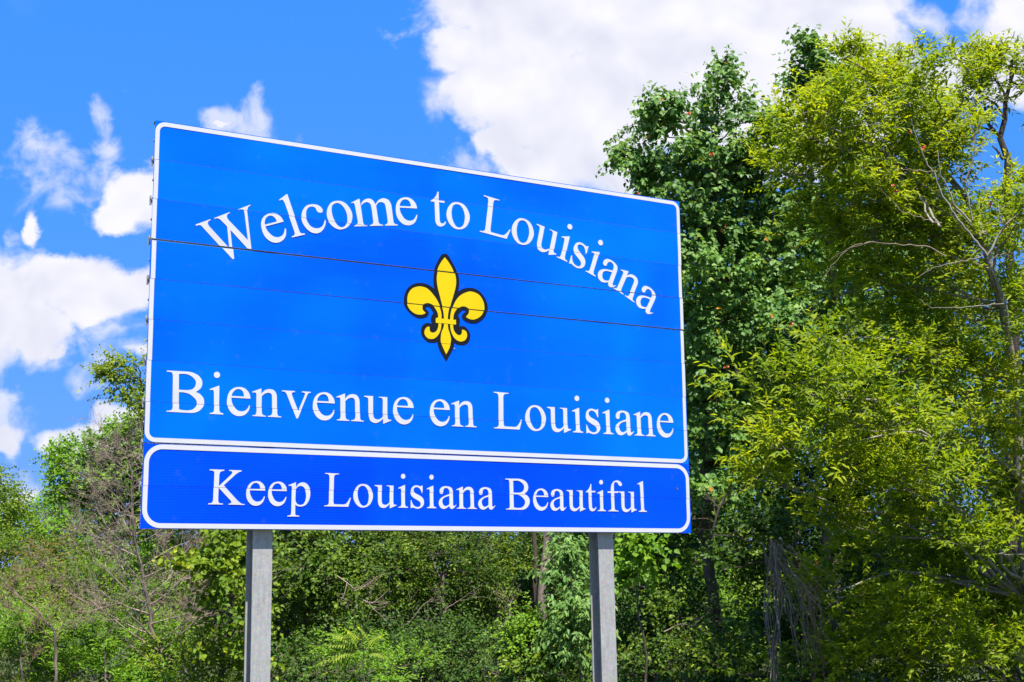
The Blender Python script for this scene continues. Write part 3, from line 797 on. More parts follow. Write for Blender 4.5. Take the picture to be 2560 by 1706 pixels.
def curve(a, b, n=7, sag=0.0, wob=0.0, rng=None, up0=0.0):
    a = np.asarray(a, float); b = np.asarray(b, float)
    t = np.linspace(0, 1, n)[:, None]
    p = a + (b - a) * t
    d = np.linalg.norm(b - a)
    p[:, 2] += (np.sin(np.pi * t[:, 0]) * up0 * d) - sag * d * np.sin(np.pi * t[:, 0])
    if wob and rng is not None:
        ph = rng.random(3) * 6
        env = np.sin(np.pi * t[:, 0])
        p[:, 0] += env * wob * d * np.sin(t[:, 0] * 7 + ph[0]); p[:, 2] += env * wob * d * .6 * np.sin(t[:, 0] * 9 + ph[1]); p[:, 1] += env * wob * d * np.sin(t[:, 0] * 6 + ph[2])
    return p


NLEAF = [0]


def tree(name, label, cat, base, lobes_px, spec, leafmat, barkmat, seed, trunk_r=0.12, group=None, trunk_pts=None, limbs=True, depth_var=.5, ry=1.0):
    """base (x,y) on the ground; lobes_px: (px,py,Y,rx,rz) with radii in photograph pixels at that distance"""
    rng = np.random.default_rng(seed)
    gz = float(ground_height(base[0], base[1]))
    t = thing(name, label, cat, (base[0], base[1], gz), group)
    og = np.array([base[0], base[1], gz])
    lobes = []
    for lb in lobes_px:
        px, py, y, rx, rz = lb
        y = y + (rng.random() - .5) * depth_var
        c = np.array(at(px, py, y)); k = y / FPX
        lobes.append((c, np.array([rx * k, (rx + rz) * .5 * k * ry, rz * k])))
    arr, twigs, hubs = make_foliage(rng, lobes, spec)
    keep = arr[0][:, 2] > ground_height(arr[0][:, 0], arr[0][:, 1]) + .03
    arr = [a[keep] for a in arr]
    NLEAF[0] += len(arr[0])
    me = leaf_mesh('crown', arr[0], arr[1], arr[2], arr[3], arr[4], spec.get('fold', .18), spec.get('wpos', .42), spec.get('curl', .15), arr[5], og, spec.get('bend', False))
    cr = link('crown', me, t, leafmat); cr['kind'] = 'stuff'
    # trunk
    cs = np.array([c for c, _ in lobes]); top = cs[:, 2].max()
    if trunk_pts is None:
        mid = cs.mean(0); zt = cs[:, 2].mean() + .55 * (top - cs[:, 2].mean())
        tops = np.array([mid[0], mid[1], zt])
        tp = curve(og - [0, 0, .1], tops, 9, 0, .035, rng)
    else:
        tp = np.array([np.array(x) for x in trunk_pts])
    rad = trunk_r * (1 - .72 * np.linspace(0, 1, len(tp)))
    tb = Tubes(); tb.add(tp, rad, 9)
    link('trunk', tb.mesh('trunk', og), t, barkmat)
    tw = Tubes()
    if limbs:
        for (c, r), hb in zip(lobes, hubs):
            dd = np.linalg.norm(tp - (c - [0, 0, .5 * np.linalg.norm(c - tp.mean(0)) * .3]), axis=1); i = int(np.argmin(dd + np.where(tp[:, 2] > c[2], 2.0, 0)))
            r0 = min(rad[i] * .42, .020 + .010 * np.linalg.norm(c - tp[i]))
            lb = Tubes(); lb.add(curve(tp[i], c, 8, 0, .05, rng, .08), np.linspace(r0, max(.008, r0 * .25), 8), 6)
            link('limb', lb.mesh('limb', og), t, barkmat)
            for h in hb[::2]:
                tw.add(curve(c, h, 4, 0, .06, rng), np.linspace(max(.006, r0 * .25), .003, 4), 4)
    for h, a, b, c in twigs:
        tw.add(np.array([h, a, b, c]), [.0035, .003, .0022, .001], 3)
    if tw.n: 
        o = link('twigs', tw.mesh('twigs', og), t, barkmat); o['kind'] = 'stuff'
    return t, og


SP_WIL = dict(dome=.7, L=.110, W=.034, lai=4.0, per_shoot=11, shoots=9, cl=.22, out=.5, up=.45, shoot_len=.36, droop=.22, fwd=.8, side=.8, hang=.14, wpos=.40, curl=.14, njit=.42, lean=(0, -.15, 0), rise=.1)
SP_TAL = dict(dome=.5, L=.098, W=.076, lai=4.0, per_shoot=8, shoots=8, cl=.20, out=.6, up=.25, shoot_len=.36, droop=.25, fwd=.4, side=.7, hang=.50, wpos=.34, curl=.12, njit=.5, lean=(0, -.1, 0), fold=.14, odd=.004, bend=True)
SP_MID = dict(dome=.6, L=.068, W=.034, lai=3.9, per_shoot=9, shoots=8, cl=.30, out=.6, up=.3, shoot_len=.38, droop=.22, fwd=.6, side=.8, hang=.25, njit=.6)
SP_BRD = dict(dome=.6, L=.085, W=.060, lai=3.8, per_shoot=7, shoots=8, cl=.32, out=.6, up=.25, shoot_len=.38, droop=.25, fwd=.5, side=.75, hang=.4, njit=.6)
SP_FAR = dict(dome=.4, L=.105, W=.075, lai=3.0, per_shoot=8, shoots=6, cl=.5, out=.6, up=.25, shoot_len=.55, droop=.2, fwd=.5, side=.8, hang=.3, njit=.6, twig_frac=0)


def px_path(lst):
    return [tuple(at(*p)) for p in lst]


# ================================================================ right: narrow-leaved yellow-green tree in front
Yw = 15.6
wil = [(2110, 128, Yw, 34, 28), (2168, 172, Yw, 60, 45), (2271, 160, Yw, 62, 40), (2424, 158, Yw, 88, 36), (2340, 205, Yw, 85, 50),
       (2168, 252, Yw, 140, 85), (2075, 300, Yw, 120, 75), (2034, 352, Yw, 125, 70), (2244, 348, Yw, 170, 95), (2345, 320, Yw, 80, 60),
       (1996, 443, Yw, 110, 60), (2168, 463, Yw, 180, 95), (2345, 463, Yw, 120, 90), (2520, 500, Yw + .6, 50, 50), (2531, 577, Yw, 90, 100),
       (2053, 596, Yw - .3, 105, 45), (2244, 615, Yw, 190, 85), (2397, 654, Yw, 130, 90), (2101, 742, Yw - .6, 125, 55), (2269, 724, Yw, 150, 90),
       (2438, 808, Yw, 160, 120), (2080, 862, Yw - .3, 95, 40), (2269, 850, Yw, 170, 70), (1932, 975, Yw - 1.2, 110, 58), (2059, 1000, Yw - 1, 160, 80),
       (2206, 940, Yw - .5, 150, 80), (2227, 1082, Yw - .8, 170, 85), (2416, 998, Yw - .4, 170, 95), (1925, 1061, Yw - .8, 85, 38), (2017, 1130, Yw - .6, 130, 75),
       (2437, 1124, Yw - .3, 150, 90), (1985, 1229, Yw - .2, 140, 80), (2269, 1229, Yw, 180, 90), (2500, 1229, Yw, 90, 90),
       (2266, 1320, Yw + .2, 150, 75), (2491, 1390, Yw - .4, 110, 75), (2356, 1448, Yw - .2, 160, 65), (2266, 1560, Yw - .6, 160, 70), (2491, 1515, Yw - .6, 120, 85),
       (2220, 1655, Yw - .8, 150, 60), (2446, 1660, Yw - .9, 180, 70), (2130, 1320, Yw + .3, 90, 50), (2100, 1500, Yw + .2, 60, 45), (2150, 1640, Yw - .3, 90, 50), (2360, 1360, Yw + .3, 110, 60), (2380, 1560, Yw - .3, 110, 60), (2330, 905, Yw + .3, 110, 60), (2120, 520, Yw + .4, 120, 60), (2230, 520, Yw + .4, 110, 60), (2340, 560, Yw + .4, 90, 50), (2480, 560, Yw + .5, 60, 50), (2200, 1160, Yw + .4, 120, 60), (2360, 1230, Yw + .3, 120, 60), (2620, 900, Yw, 120, 200), (2640, 1300, Yw, 120, 220), (2600, 1600, Yw, 120, 160)]
wil = [(a, b + (20 if b < 330 else -4), c if b < 1400 else Yw + .25, d * .98, e * (.90 if e > 45 else .95)) for a, b, c, d, e in wil]
wil += [(2190, 300, Yw + .5, 120, 70), (2310, 400, Yw + .6, 120, 80), (2120, 400, Yw + .6, 110, 80), (2260, 250, Yw + .3, 80, 50), (2180, 600, Yw + .7, 150, 80), (2320, 620, Yw + .7, 120, 80),
        (2450, 640, Yw + .7, 100, 70), (2050, 1480, Yw + .5, 50, 40), (2110, 1390, Yw + .6, 90, 50)]
bp = at(2560, 1700, Yw + .5)
trunkW = [(bp.x + .05, bp.y, 0.0)] + px_path([(2566, 1500, Yw + .4), (2550, 1200, Yw + .3), (2535, 950, Yw + .2), (2508, 770, Yw), (2478, 680, Yw - .3), (2460, 600, Yw - .2), (2420, 500, Yw + .4), (2340, 400, Yw + .5), (2300, 320, Yw + .5)])
willow, ogW = tree('narrow_leaved_tree', 'tall yellow green tree with long narrow leaves, nearest tree along the right edge', 'tree',
                   (bp.x + .05, bp.y), wil, SP_WIL, L_YEL, B_GREY, 11, .075, None, trunkW, depth_var=2.0)
# bare grey branches of this tree that stand out from the leaves
yb = Yw - 1.15
bare = [([(2470, 640, yb), (2428, 590, yb), (2386, 540, yb), (2355, 485, yb), (2337, 440, yb), (2315, 405, yb), (2283, 325, yb), (2278, 298, yb)], .022),
        ([(2470, 640, yb), (2508, 566, yb), (2560, 524, yb), (2610, 500, yb)], .022),
        ([(2470, 640, yb), (2478, 680, yb), (2508, 770, Yw - .4)], .04),
        ([(2428, 558, yb), (2386, 512, yb), (2367, 462, yb), (2351, 436, yb), (2345, 380, yb)], .020),
        ([(2432, 552, yb), (2412, 460, yb), (2436, 386, yb), (2440, 330, yb), (2455, 290, yb)], .016),
        ([(2412, 460, yb), (2395, 420, yb), (2392, 405, yb)], .008), ([(2436, 386, yb), (2465, 345, yb), (2490, 315, yb)], .007),
        ([(2440, 360, yb), (2425, 310, yb), (2408, 262, yb)], .007), ([(2418, 470, yb), (2450, 420, yb), (2452, 395, yb), (2462, 378, yb)], .007),
        ([(2355, 560, yb), (2300, 545, yb), (2250, 525, yb), (2200, 470, yb)], .009), ([(2508, 566, yb), (2490, 500, yb), (2462, 470, yb), (2430, 465, yb)], .008),
        ([(2462, 640, yb), (2400, 655, yb), (2340, 665, yb), (2300, 690, yb)], .010), ([(2470, 650, yb), (2510, 632, yb), (2525, 645, yb), (2500, 660, yb)], .007),
        ([(2365, 640, yb), (2320, 615, yb), (2240, 610, yb), (2180, 605, yb), (2130, 615, yb), (2090, 650, yb), (2055, 700, yb)], .011),
        ([(2180, 605, yb), (2120, 620, yb), (2070, 655, yb)], .006), ([(2345, 430, yb), (2270, 425, yb), (2230, 420, yb), (2190, 462, yb)], .007),
        ([(2350, 570, yb), (2310, 500, Yw - .6), (2240, 430, Yw - .6), (2190, 330, Yw - .6)], .024), ([(2330, 560, yb), (2290, 470, Yw - .6), (2278, 420, Yw - .6)], .02),
        ([(2240, 430, Yw - .6), (2200, 335, Yw - .7), (2160, 305, Yw - .7)], .012),
        ([(2510, 760, yb), (2440, 765, yb), (2380, 770, yb), (2330, 770, yb), (2300, 750, yb)], .012), ([(2090, 1120, 14.2), (2130, 1065, 14.2), (2170, 1020, 14.2)], .012),
        ([(2290, 1225, 14.3), (2330, 1140, 14.3), (2380, 1060, 14.3)], .012)]
for pts, r0 in bare:
    P_ = np.array(px_path(pts)); n = len(P_)
    # resample smoothly
    tt = np.linspace(0, n - 1, n * 4); Q = np.stack([np.interp(tt, np.arange(n), P_[:, i]) for i in range(3)], 1)
    Q[1:-1] = (Q[:-2] + Q[1:-1] * 2 + Q[2:]) / 4
    Q += np.random.default_rng(n).normal(size=Q.shape) * .006
    tb = Tubes(); tb.add(Q, np.linspace(r0 * .62, r0 * .2, len(Q)), 6)
    link('bare_branch', tb.mesh('bare_branch', ogW), willow, B_DEAD if r0 < .012 else B_GREY)

# ================================================================ tall crooked tree at the right edge
Yc = 17.4
ck_l = [(2545, 170, Yc, 42, 42), (2497, 208, Yc, 62, 26), (2440, 220, Yc, 55, 42), (2416, 265, Yc, 55, 45), (2400, 300, Yc, 35, 35), (2580, 230, Yc, 30, 60), (2470, 150, Yc, 30, 20)]
cb = at(2530, 1650, Yc)
ck_t = [(cb.x, cb.y, 0)] + px_path([(2530, 1300, Yc), (2540, 900, Yc), (2522, 600, Yc), (2516, 462, Yc), (2520, 400, Yc), (2500, 345, Yc), (2512, 300, Yc), (2514, 250, Yc), (2527, 205, Yc), (2530, 150, Yc)])
SP_CK = dict(SP_WIL); SP_CK.update(L=.12, W=.034, lai=2.6)
crook, ogC = tree('crooked_tree', 'thin crooked dark stemmed tree with sparse top leaves against the sky at right edge', 'tree', (cb.x, cb.y), ck_l, SP_CK, L_YEL, B_DARK, 21, .07, None, ck_t, depth_var=.3)
for pts, r0 in [([(2497, 340, Yc), (2472, 312, Yc), (2470, 290, Yc), (2462, 270, Yc), (2460, 255, Yc)], .026), ([(2508, 400, Yc), (2492, 375, Yc), (2480, 365, Yc)], .02),
                ([(2527, 205, Yc), (2550, 215, Yc), (2565, 195, Yc)], .014), ([(2520, 230, Yc), (2500, 245, Yc), (2490, 262, Yc)], .010)]:
    P_ = np.array(px_path(pts)); tb = Tubes(); tb.add(P_, np.linspace(r0, r0 * .4, len(P_)), 6)
    link('bare_branch', tb.mesh('bare_branch', ogC), crook, B_DARK)

# ================================================================ vine-hung tree behind the sign's right end
Yt = 19.4
tal = [(1812, 172, Yt, 18, 22), (1810, 205, Yt, 34, 26), (1820, 245, Yt, 55, 40), (1822, 300, Yt, 66, 44), (1885, 292, Yt, 30, 24), (1900, 310, Yt, 22, 16), (1665, 258, Yt, 24, 20), (1660, 280, Yt, 38, 28),
       (1714, 300, Yt, 75, 45), (1655, 305, Yt, 24, 28), (1665, 335, Yt, 44, 34), (1565, 388, Yt, 14, 10), (1580, 404, Yt, 18, 16), (1612, 425, Yt, 34, 26), (1605, 455, Yt, 34, 20),
       (1691, 390, Yt, 75, 55), (1770, 355, Yt, 60, 40), (1787, 420, Yt, 90, 60), (1655, 463, Yt, 56, 30), (1730, 501, Yt, 100, 60), (1883, 444, Yt, 80, 60), (1850, 380, Yt, 40, 34),
       (1959, 352, Yt, 48, 42), (1940, 420, Yt, 60, 50), (1844, 558, Yt, 120, 70), (1940, 520, Yt, 90, 70), (1749, 597, Yt, 85, 65), (1735, 660, Yt - .6, 70, 40), (1830, 650, Yt, 110, 60),
       (1785, 705, Yt - .7, 100, 60), (1940, 640, Yt, 110, 70), (1975, 735, Yt, 120, 70), (1806, 808, Yt, 110, 75), (1975, 820, Yt - .2, 120, 65), (1764, 935, Yt, 90, 85), (1900, 910, Yt, 110, 70),
       (1764, 1061, Yt, 80, 90), (1850, 1040, Yt + .3, 90, 80), (1827, 1166, Yt, 90, 75), (1740, 1190, Yt, 60, 90), (1950, 1150, Yt, 80, 80), (1750, 600, Yt + 1.3, 100, 80), (1860, 640, Yt + 1.4, 110, 90), (1960, 600, Yt + 1.4, 100, 90), (1740, 760, Yt + 1.3, 90, 100), (1900, 800, Yt + 1.4, 120, 100), (1790, 960, Yt + 1.3, 110, 110), (1920, 1040, Yt + 1.3, 110, 110), (1760, 900, Yt - .4, 80, 60), (1780, 1010, Yt - .3, 80, 60), (1770, 1110, Yt - .3, 80, 60), (1760, 820, Yt - .3, 70, 60), (1790, 1250, Yt - .2, 80, 60), (1740, 1320, Yt - .2, 70, 50), (1790, 330, Yt + .8, 60, 50), (1850, 400, Yt + .8, 60, 50), (1750, 420, Yt + .8, 80, 60), (1830, 490, Yt + .6, 80, 60), (1690, 560, Yt + .4, 60, 50), (1690, 480, Yt + 1.2, 90, 70), (1800, 430, Yt + 1.2, 90, 70), (1620, 560, Yt + 1, 60, 80), (1640, 800, Yt + 1, 60, 200)]
tal = [(a, b + (8 if b < 480 else 0), c, d * (.95 if b < 480 else 1.05), e * (.88 if b < 480 else .95)) for a, b, c, d, e in tal]
tb_ = at(1800, 1600, Yt)
vined, ogV = tree('vine_hung_tree', 'tall dark green vine draped tree with orange flowers behind right end of the sign', 'tree', (tb_.x, tb_.y), tal, SP_TAL, L_TAL, B_BRN, 31, .10, depth_var=1.0)
tal2 = [(2013, 122, Yt, 16, 20), (2020, 150, Yt, 28, 24), (2048, 160, Yt, 24, 20), (2035, 195, Yt, 40, 26), (2082, 185, Yt, 30, 22), (2000, 228, Yt, 38, 24), (2050, 240, Yt, 40, 30), (2100, 230, Yt, 60, 40),
        (2060, 330, Yt, 60, 50), (2010, 400, Yt + .5, 60, 60), (2080, 450, Yt + .5, 90, 80), (2060, 580, Yt + .5, 100, 90), (2150, 700, Yt + 1, 150, 120), (2250, 560, Yt + 1, 120, 120), (2200, 880, Yt + 1, 170, 130),
        (2080, 1000, Yt + 1, 150, 130), (2300, 1050, Yt + 1, 160, 130)]
tb2 = at(2090, 1600, Yt + .6)
vine2, ogV2 = tree('grey_green_tree', 'slender grey green broadleaf tree whose pointed top rises left of the yellow green tree', 'tree', (tb2.x, tb2.y), tal2, SP_TAL, L_TAL, B_BRN, 32, .11, depth_var=.6)

# streamers of vine hanging out to the left of the crown
def streamer(parent, og, pts, leafmat, seed, L=.055, W=.035, nleaf=60, spread=.03):
    rng = np.random.default_rng(seed)
    P_ = np.array(px_path(pts)); n = len(P_); tt = np.linspace(0, n - 1, nleaf)
    Q = np.stack([np.interp(tt, np.arange(n), P_[:, i]) for i in range(3)], 1) + rng.normal(size=(nleaf, 3)) * spread
    A = rng.normal(size=(nleaf, 3)) * .5 + [0, -.2, -.7]
    Nn = rng.normal(size=(nleaf, 3)) * .6 + [0, -.6, .6]
    me = leaf_mesh('vine_streamer', Q, A, Nn, L * (.7 + .6 * rng.random(nleaf)), W * (.7 + .6 * rng.random(nleaf)), tint=rng.random(nleaf) * .9, origin=og, bend=True)
    o = link('vine_streamer', me, parent, leafmat)
    tb = Tubes(); tb.add(P_, np.linspace(.005, .002, n), 4)
    link('vine_stem', tb.mesh('vine_stem', og), o, B_BRN)
    NLEAF[0] += nleaf


streamer(vined, ogV, [(1625, 298, Yt), (1600, 306, Yt), (1568, 318, Yt), (1545, 336, Yt), (1516, 357, Yt)], L_TAL, 1, nleaf=110)
streamer(vined, ogV, [(1640, 315, Yt), (1612, 330, Yt), (1592, 340, Yt), (1586, 352, Yt)], L_TAL, 2, nleaf=45)
streamer(vined, ogV, [(1790, 215, Yt), (1775, 195, Yt), (1765, 208, Yt), (1768, 240, Yt)], L_TAL, 3, nleaf=60)
streamer(vined, ogV, [(1770, 250, Yt), (1745, 240, Yt), (1735, 220, Yt), (1730, 214, Yt)], L_TAL, 4, nleaf=50)

# orange trumpet flowers
M_ORANGE, _n, _b = material('orange_petal')
_b.inputs['Base Color'].default_value = (0.62, 0.15, 0.04, 1); _b.inputs['Roughness'].default_value = .5


def flower_mesh():
    bm = bmesh.new(); prev = None; prof = [(.004, 0), (.008, .03), (.014, .055), (.034, .062)]
    for r_, z in prof:
        ring = [bm.verts.new((r_ * (1 if k % 2 == 0 or r_ < .02 else .62) * math.cos(k * math.pi / 5), r_ * (1 if k % 2 == 0 or r_ < .02 else .62) * math.sin(k * math.pi / 5), z)) for k in range(10)]
        if prev:
            for k in range(10): bm.faces.new((prev[k], prev[(k + 1) % 10], ring[(k + 1) % 10], ring[k]))
        prev = ring
    return bm_mesh('trumpet_flower', bm)


FM = flower_mesh(); FM.materials.append(M_ORANGE)
rf = random.Random(8)
for parent, og, spots in ((vined, ogV, [(1728, 284, 3), (1782, 393, 5), (1811, 158, 2), (1597, 480, 3), (1804, 570, 5), (1935, 470, 2), (1817, 920, 3), (1645, 255, 1), (1980, 620, 2)]),
                          (willow, ogW, [(2310, 375, 4), (2240, 476, 3), (2478, 515, 3), (2030, 1405, 2), (2276, 330, 2)])):
    yy = Yt - 1.0 if parent is vined else Yw - 1.1
    for px, py, n in spots:
        for k in range((n + 1) // 2):
            o = link('trumpet_flower', FM, parent)
            p = at(px + rf.uniform(-9, 9), py + rf.uniform(-5, 5), yy)
            o.location = Vector(p) - Vector(og)
            o.scale = (.72,) * 3
            o.rotation_euler = (R(90 + rf.uniform(-50, 50)), R(rf.uniform(-40, 40)), R(rf.uniform(-60, 60)))

# ================================================================ row behind, filling between and right of the posts
def row(name, label, cat, bx, by, lobes, spec, lm, bm_, seed, tr=.09, dv=1.0, group=None):
    if seed in (41, 42, 43, 44, 46, 56, 57):      # break broad masses into smaller uneven boughs
        rr_ = random.Random(seed)
        lobes = [(a + rr_.uniform(-.5, .5) * d, b + rr_.uniform(-.5, .5) * e, c + rr_.uniform(-.6, .6), d * rr_.uniform(.45, .7), e * rr_.uniform(.4, .65)) for a, b, c, d, e in lobes for _ in range(3)]
    b = at(bx, 1600, by)
    return tree(name, label, cat, (b.x, b.y), lobes, spec, lm, bm_, seed, tr, group, depth_var=dv)


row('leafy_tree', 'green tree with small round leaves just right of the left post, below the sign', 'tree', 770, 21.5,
    [(700, 1350, 21, 80, 60), (820, 1360, 21, 90, 60), (720, 1440, 20.6, 90, 60), (800, 1430, 20.4, 80, 60), (690, 1540, 20.4, 70, 70), (780, 1530, 20.6, 80, 60), (720, 1640, 20.2, 90, 60), (850, 1500, 21, 80, 60), (760, 1240, 22, 130, 90), (640, 1620, 20.5, 60, 80)], SP_BRD, L_UND, B_BRN, 41)
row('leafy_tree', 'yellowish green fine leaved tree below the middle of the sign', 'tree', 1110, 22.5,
    [(960, 1370, 22, 90, 60), (1080, 1370, 22, 100, 70), (1200, 1370, 22.5, 90, 60), (1010, 1450, 21.6, 100, 60), (1130, 1450, 21.4, 110, 60), (1250, 1440, 22, 80, 60), (960, 1530, 21.8, 80, 50), (1080, 1540, 21.5, 100, 55), (1190, 1540, 22, 90, 55), (1090, 1240, 23, 160, 90)], SP_MID, L_UND, B_BRN, 42)
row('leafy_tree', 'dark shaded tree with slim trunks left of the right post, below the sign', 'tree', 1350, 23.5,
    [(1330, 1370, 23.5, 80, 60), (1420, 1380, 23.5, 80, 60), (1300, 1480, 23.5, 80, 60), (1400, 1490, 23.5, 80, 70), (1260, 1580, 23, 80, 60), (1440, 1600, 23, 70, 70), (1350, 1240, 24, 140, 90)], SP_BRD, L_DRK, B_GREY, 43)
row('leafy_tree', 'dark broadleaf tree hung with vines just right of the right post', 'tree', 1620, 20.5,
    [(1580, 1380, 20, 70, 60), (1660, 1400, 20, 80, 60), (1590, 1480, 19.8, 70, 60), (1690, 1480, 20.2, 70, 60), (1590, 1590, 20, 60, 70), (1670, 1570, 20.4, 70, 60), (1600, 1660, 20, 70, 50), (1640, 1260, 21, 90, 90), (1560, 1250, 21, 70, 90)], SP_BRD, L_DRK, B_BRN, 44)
row('leafy_tree', 'sunlit yellowish tree seen low between dark trees right of the right post', 'tree', 1760, 25,
    [(1760, 1480, 25, 70, 60), (1740, 1560, 24.5, 80, 60), (1800, 1600, 24.5, 80, 60), (1730, 1650, 24, 90, 50), (1740, 1280, 25, 60, 80), (1700, 1380, 25, 60, 60), (1760, 1130, 25, 60, 80)], SP_MID, L_BRI, B_BRN, 45)
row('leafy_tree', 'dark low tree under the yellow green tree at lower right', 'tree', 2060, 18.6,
    [(1880, 1330, 18, 90, 70), (2000, 1330, 18.4, 90, 80), (2090, 1420, 18.6, 80, 90), (1860, 1440, 18.2, 70, 90), (1900, 1590, 17.6, 100, 70), (2010, 1600, 18.4, 80, 90), (2120, 1560, 18.6, 90, 90), (1880, 1680, 17.4, 100, 50), (2180, 1420, 18.4, 100, 80)], SP_BRD, L_DRK, B_BRN, 46)

# tall trees further back that close the gaps
BACK_LABELS = ['dark woodland tree behind the left post and left end of the sign', 'dark green tree behind the sign just right of the left post', 'dim tree in the back row behind the left half of the sign', 'shaded back row tree behind the middle of the sign', 'back row tree behind the right half of the sign', 'dark back row tree behind the right post', 'dark tree behind the vine draped tree, nearest the right end of the sign', 'back row tree between the vine draped tree and the yellow green tree', 'dark tree directly behind the yellow green tree', 'rightmost back row tree behind the crooked tree at the right edge']
back = [(520, 30, 1180, 150), (700, 31, 1200, 190), (930, 33, 1150, 190), (1180, 34, 1150, 200), (1420, 32, 1100, 200), (1640, 31, 1000, 180), (1850, 30, 640, 190), (2080, 29, 540, 190), (2300, 28, 560, 200), (2580, 28, 760, 150)]
for i, (px, y, top, w) in enumerate(back):
    lob = []
    rr = random.Random(i)
    yy = top
    while yy < 1700:
        lob.append((px + rr.uniform(-60, 60), yy + 90, y, w * rr.uniform(.55, .7), 100))
        lob.append((px + rr.uniform(-120, 120), yy + 120, y + 1, w * rr.uniform(.45, .65), 95))
        yy += 105
    row('woodland_tree', BACK_LABELS[i], 'tree', px, y, lob, SP_FAR, L_DRK if i % 2 else L_MID, B_DARK, 60 + i, .16, 2.0, 'woodland trees in the back row')

# a low belt of woods far off round the field, one mass
rw = np.random.default_rng(12)
nw = 60000
ang = rw.uniform(-1.9, 1.9, nw); dist = 92 + rw.random(nw) * 9
hh = 3.6 + .8 * np.sin(ang * 23) + .6 * np.sin(ang * 61 + 1) + .4 * np.sin(ang * 140)
wp = np.stack([np.sin(ang) * dist, np.cos(ang) * dist, hh * rw.random(nw) ** .7], 1)
wa = rw.normal(size=(nw, 3)); wn = rw.normal(size=(nw, 3)) * .6 + [0, -.6, .8]
far = link('far_woods', leaf_mesh('far_woods', wp, wa, wn, .45 + .3 * rw.random(nw), .32 + .2 * rw.random(nw), tint=rw.random(nw) * .8), None, L_MID)
far['kind'] = 'stuff'

# straight bare trunks standing among the leaves below the sign
for i, (px, y, w, top, lab) in enumerate([(1362, 21.6, 20, 1180, 'reddish brown bare trunk with flaking bark left of the right post'), (1105, 21.0, 16, 1430, 'slim brown trunk low under the middle of the sign'),
                                           (1330, 22.4, 12, 1200, 'thin dark trunk beside the flaking reddish trunk'), (1190, 23, 14, 1500, 'short dim trunk between the middle trunk and the right post'),
                                           (822, 21.4, 14, 1400, 'brown trunk behind leaves right of the left post'), (1240, 22.0, 10, 1450, 'greyish slim trunk under the right half of the sign'),
                                           (2075, 17.9, 16, 1250, 'dim trunk behind the hanging dead vines')]):
    b = at(px, 1600, y); tpz = at(px, top, y)
    t = thing('tree_trunk', lab, 'tree trunk', (b.x, b.y, 0)); rr = np.random.default_rng(90 + i)
    P_ = curve((b.x, b.y, -.1), (tpz.x, tpz.y + .2, tpz.z), 12, 0, .018, rr)
    r0 = w * y / FPX / 2
    tb = Tubes(); tb.add(P_, np.linspace(r0 * 1.15, r0 * .8, 12) * (1 + .08 * rr.normal(size=12)), 10)
    link('trunk', tb.mesh('trunk', (b.x, b.y, 0)), t, [B_TRK, B_BRN, B_DARK, B_DARK, B_BRN, B_TRK, B_TRK][i])
    for k in range(3):
        j = rr.integers(5, 11); q = P_[j] + np.array([rr.normal() * .5, rr.normal() * .3, .5 + rr.random() * .5])
        lb = Tubes(); lb.add(curve(P_[j], q, 5, 0, .05, rr), np.linspace(r0 * .35, r0 * .12, 5), 6); link('limb', lb.mesh('limb', (b.x, b.y, 0)), t, B_BRN)

# ================================================================ left side
SP_L = dict(SP_MID); SP_L.update(L=.085, W=.062, lai=5.5)
row('round_bushy_tree', 'bright green round topped tree left of the sign against a white cloud', 'tree', 270, 28,
    [(216, 1150, 27.5, 62, 42), (286, 1128, 27.5, 62, 40), (345, 1112, 27.5, 50, 40), (172, 1150, 27.5, 30, 24), (146, 1132, 27.5, 12, 10), (190, 1200, 27.5, 48, 40), (260, 1200, 27.3, 80, 55), (330, 1190, 27.5, 70, 60), (200, 1260, 27.6, 50, 50), (180, 1232, 27.5, 34, 30), (270, 1280, 27.4, 80, 60), (350, 1280, 27.5, 80, 60), (420, 1200, 28, 80, 100), (300, 1370, 27.6, 100, 70), (340, 1060, 27.6, 22, 16), (292, 1090, 27.5, 20, 14)], SP_L, L_BRI, B_BRN, 51, .12, .8)
SP_T = dict(SP_MID); SP_T.update(L=.085, W=.044, lai=5.2, up=.2, cl=.26)
row('tall_olive_tree', 'tall thin olive green tree peeking out beside the left edge of the sign', 'tree', 440, 25,
    [(305, 918, 24.5, 26, 13), (345, 918, 24.5, 26, 20), (275, 955, 24.5, 22, 11), (258, 940, 24.5, 10, 6), (318, 962, 24.5, 38, 15), (350, 968, 24.5, 28, 22), (298, 1000, 24.5, 18, 10), (345, 1020, 24.5, 16, 26), (352, 1065, 24.5, 20, 26), (410, 950, 24.6, 34, 40), (420, 1040, 24.6, 60, 60), (440, 1150, 24.8, 70, 90), (470, 1260, 25, 80, 70)], SP_T, L_OLV, B_BRN, 52, .12, .6)
row('far_left_tree', 'green tree with drooping yellowish tips at the far left edge', 'tree', -10, 33,
    [(0, 1195, 33, 22, 22), (10, 1240, 33, 34, 28), (45, 1262, 32.6, 34, 26), (55, 1290, 32.6, 24, 22), (0, 1280, 33, 50, 45), (-60, 1240, 33, 60, 70), (20, 1340, 33, 70, 50)], SP_FAR | dict(lai=4, L=.09, W=.05, cl=.35, droop=.5), L_MID, B_BRN, 53, .12)
row('hazy_willow', 'bright olive low tree in the distance between the far left tree and the round tree', 'tree', 130, 36,
    [(125, 1262, 36, 34, 14), (142, 1250, 36, 12, 12), (110, 1290, 36, 70, 24), (170, 1295, 36, 50, 28), (90, 1330, 35, 90, 40), (180, 1350, 35, 80, 50), (250, 1390, 35, 90, 60), (60, 1390, 35, 90, 50)], SP_FAR | dict(lai=4.4, L=.11, W=.06, cl=.35), L_BRI, B_BRN, 54, .1)
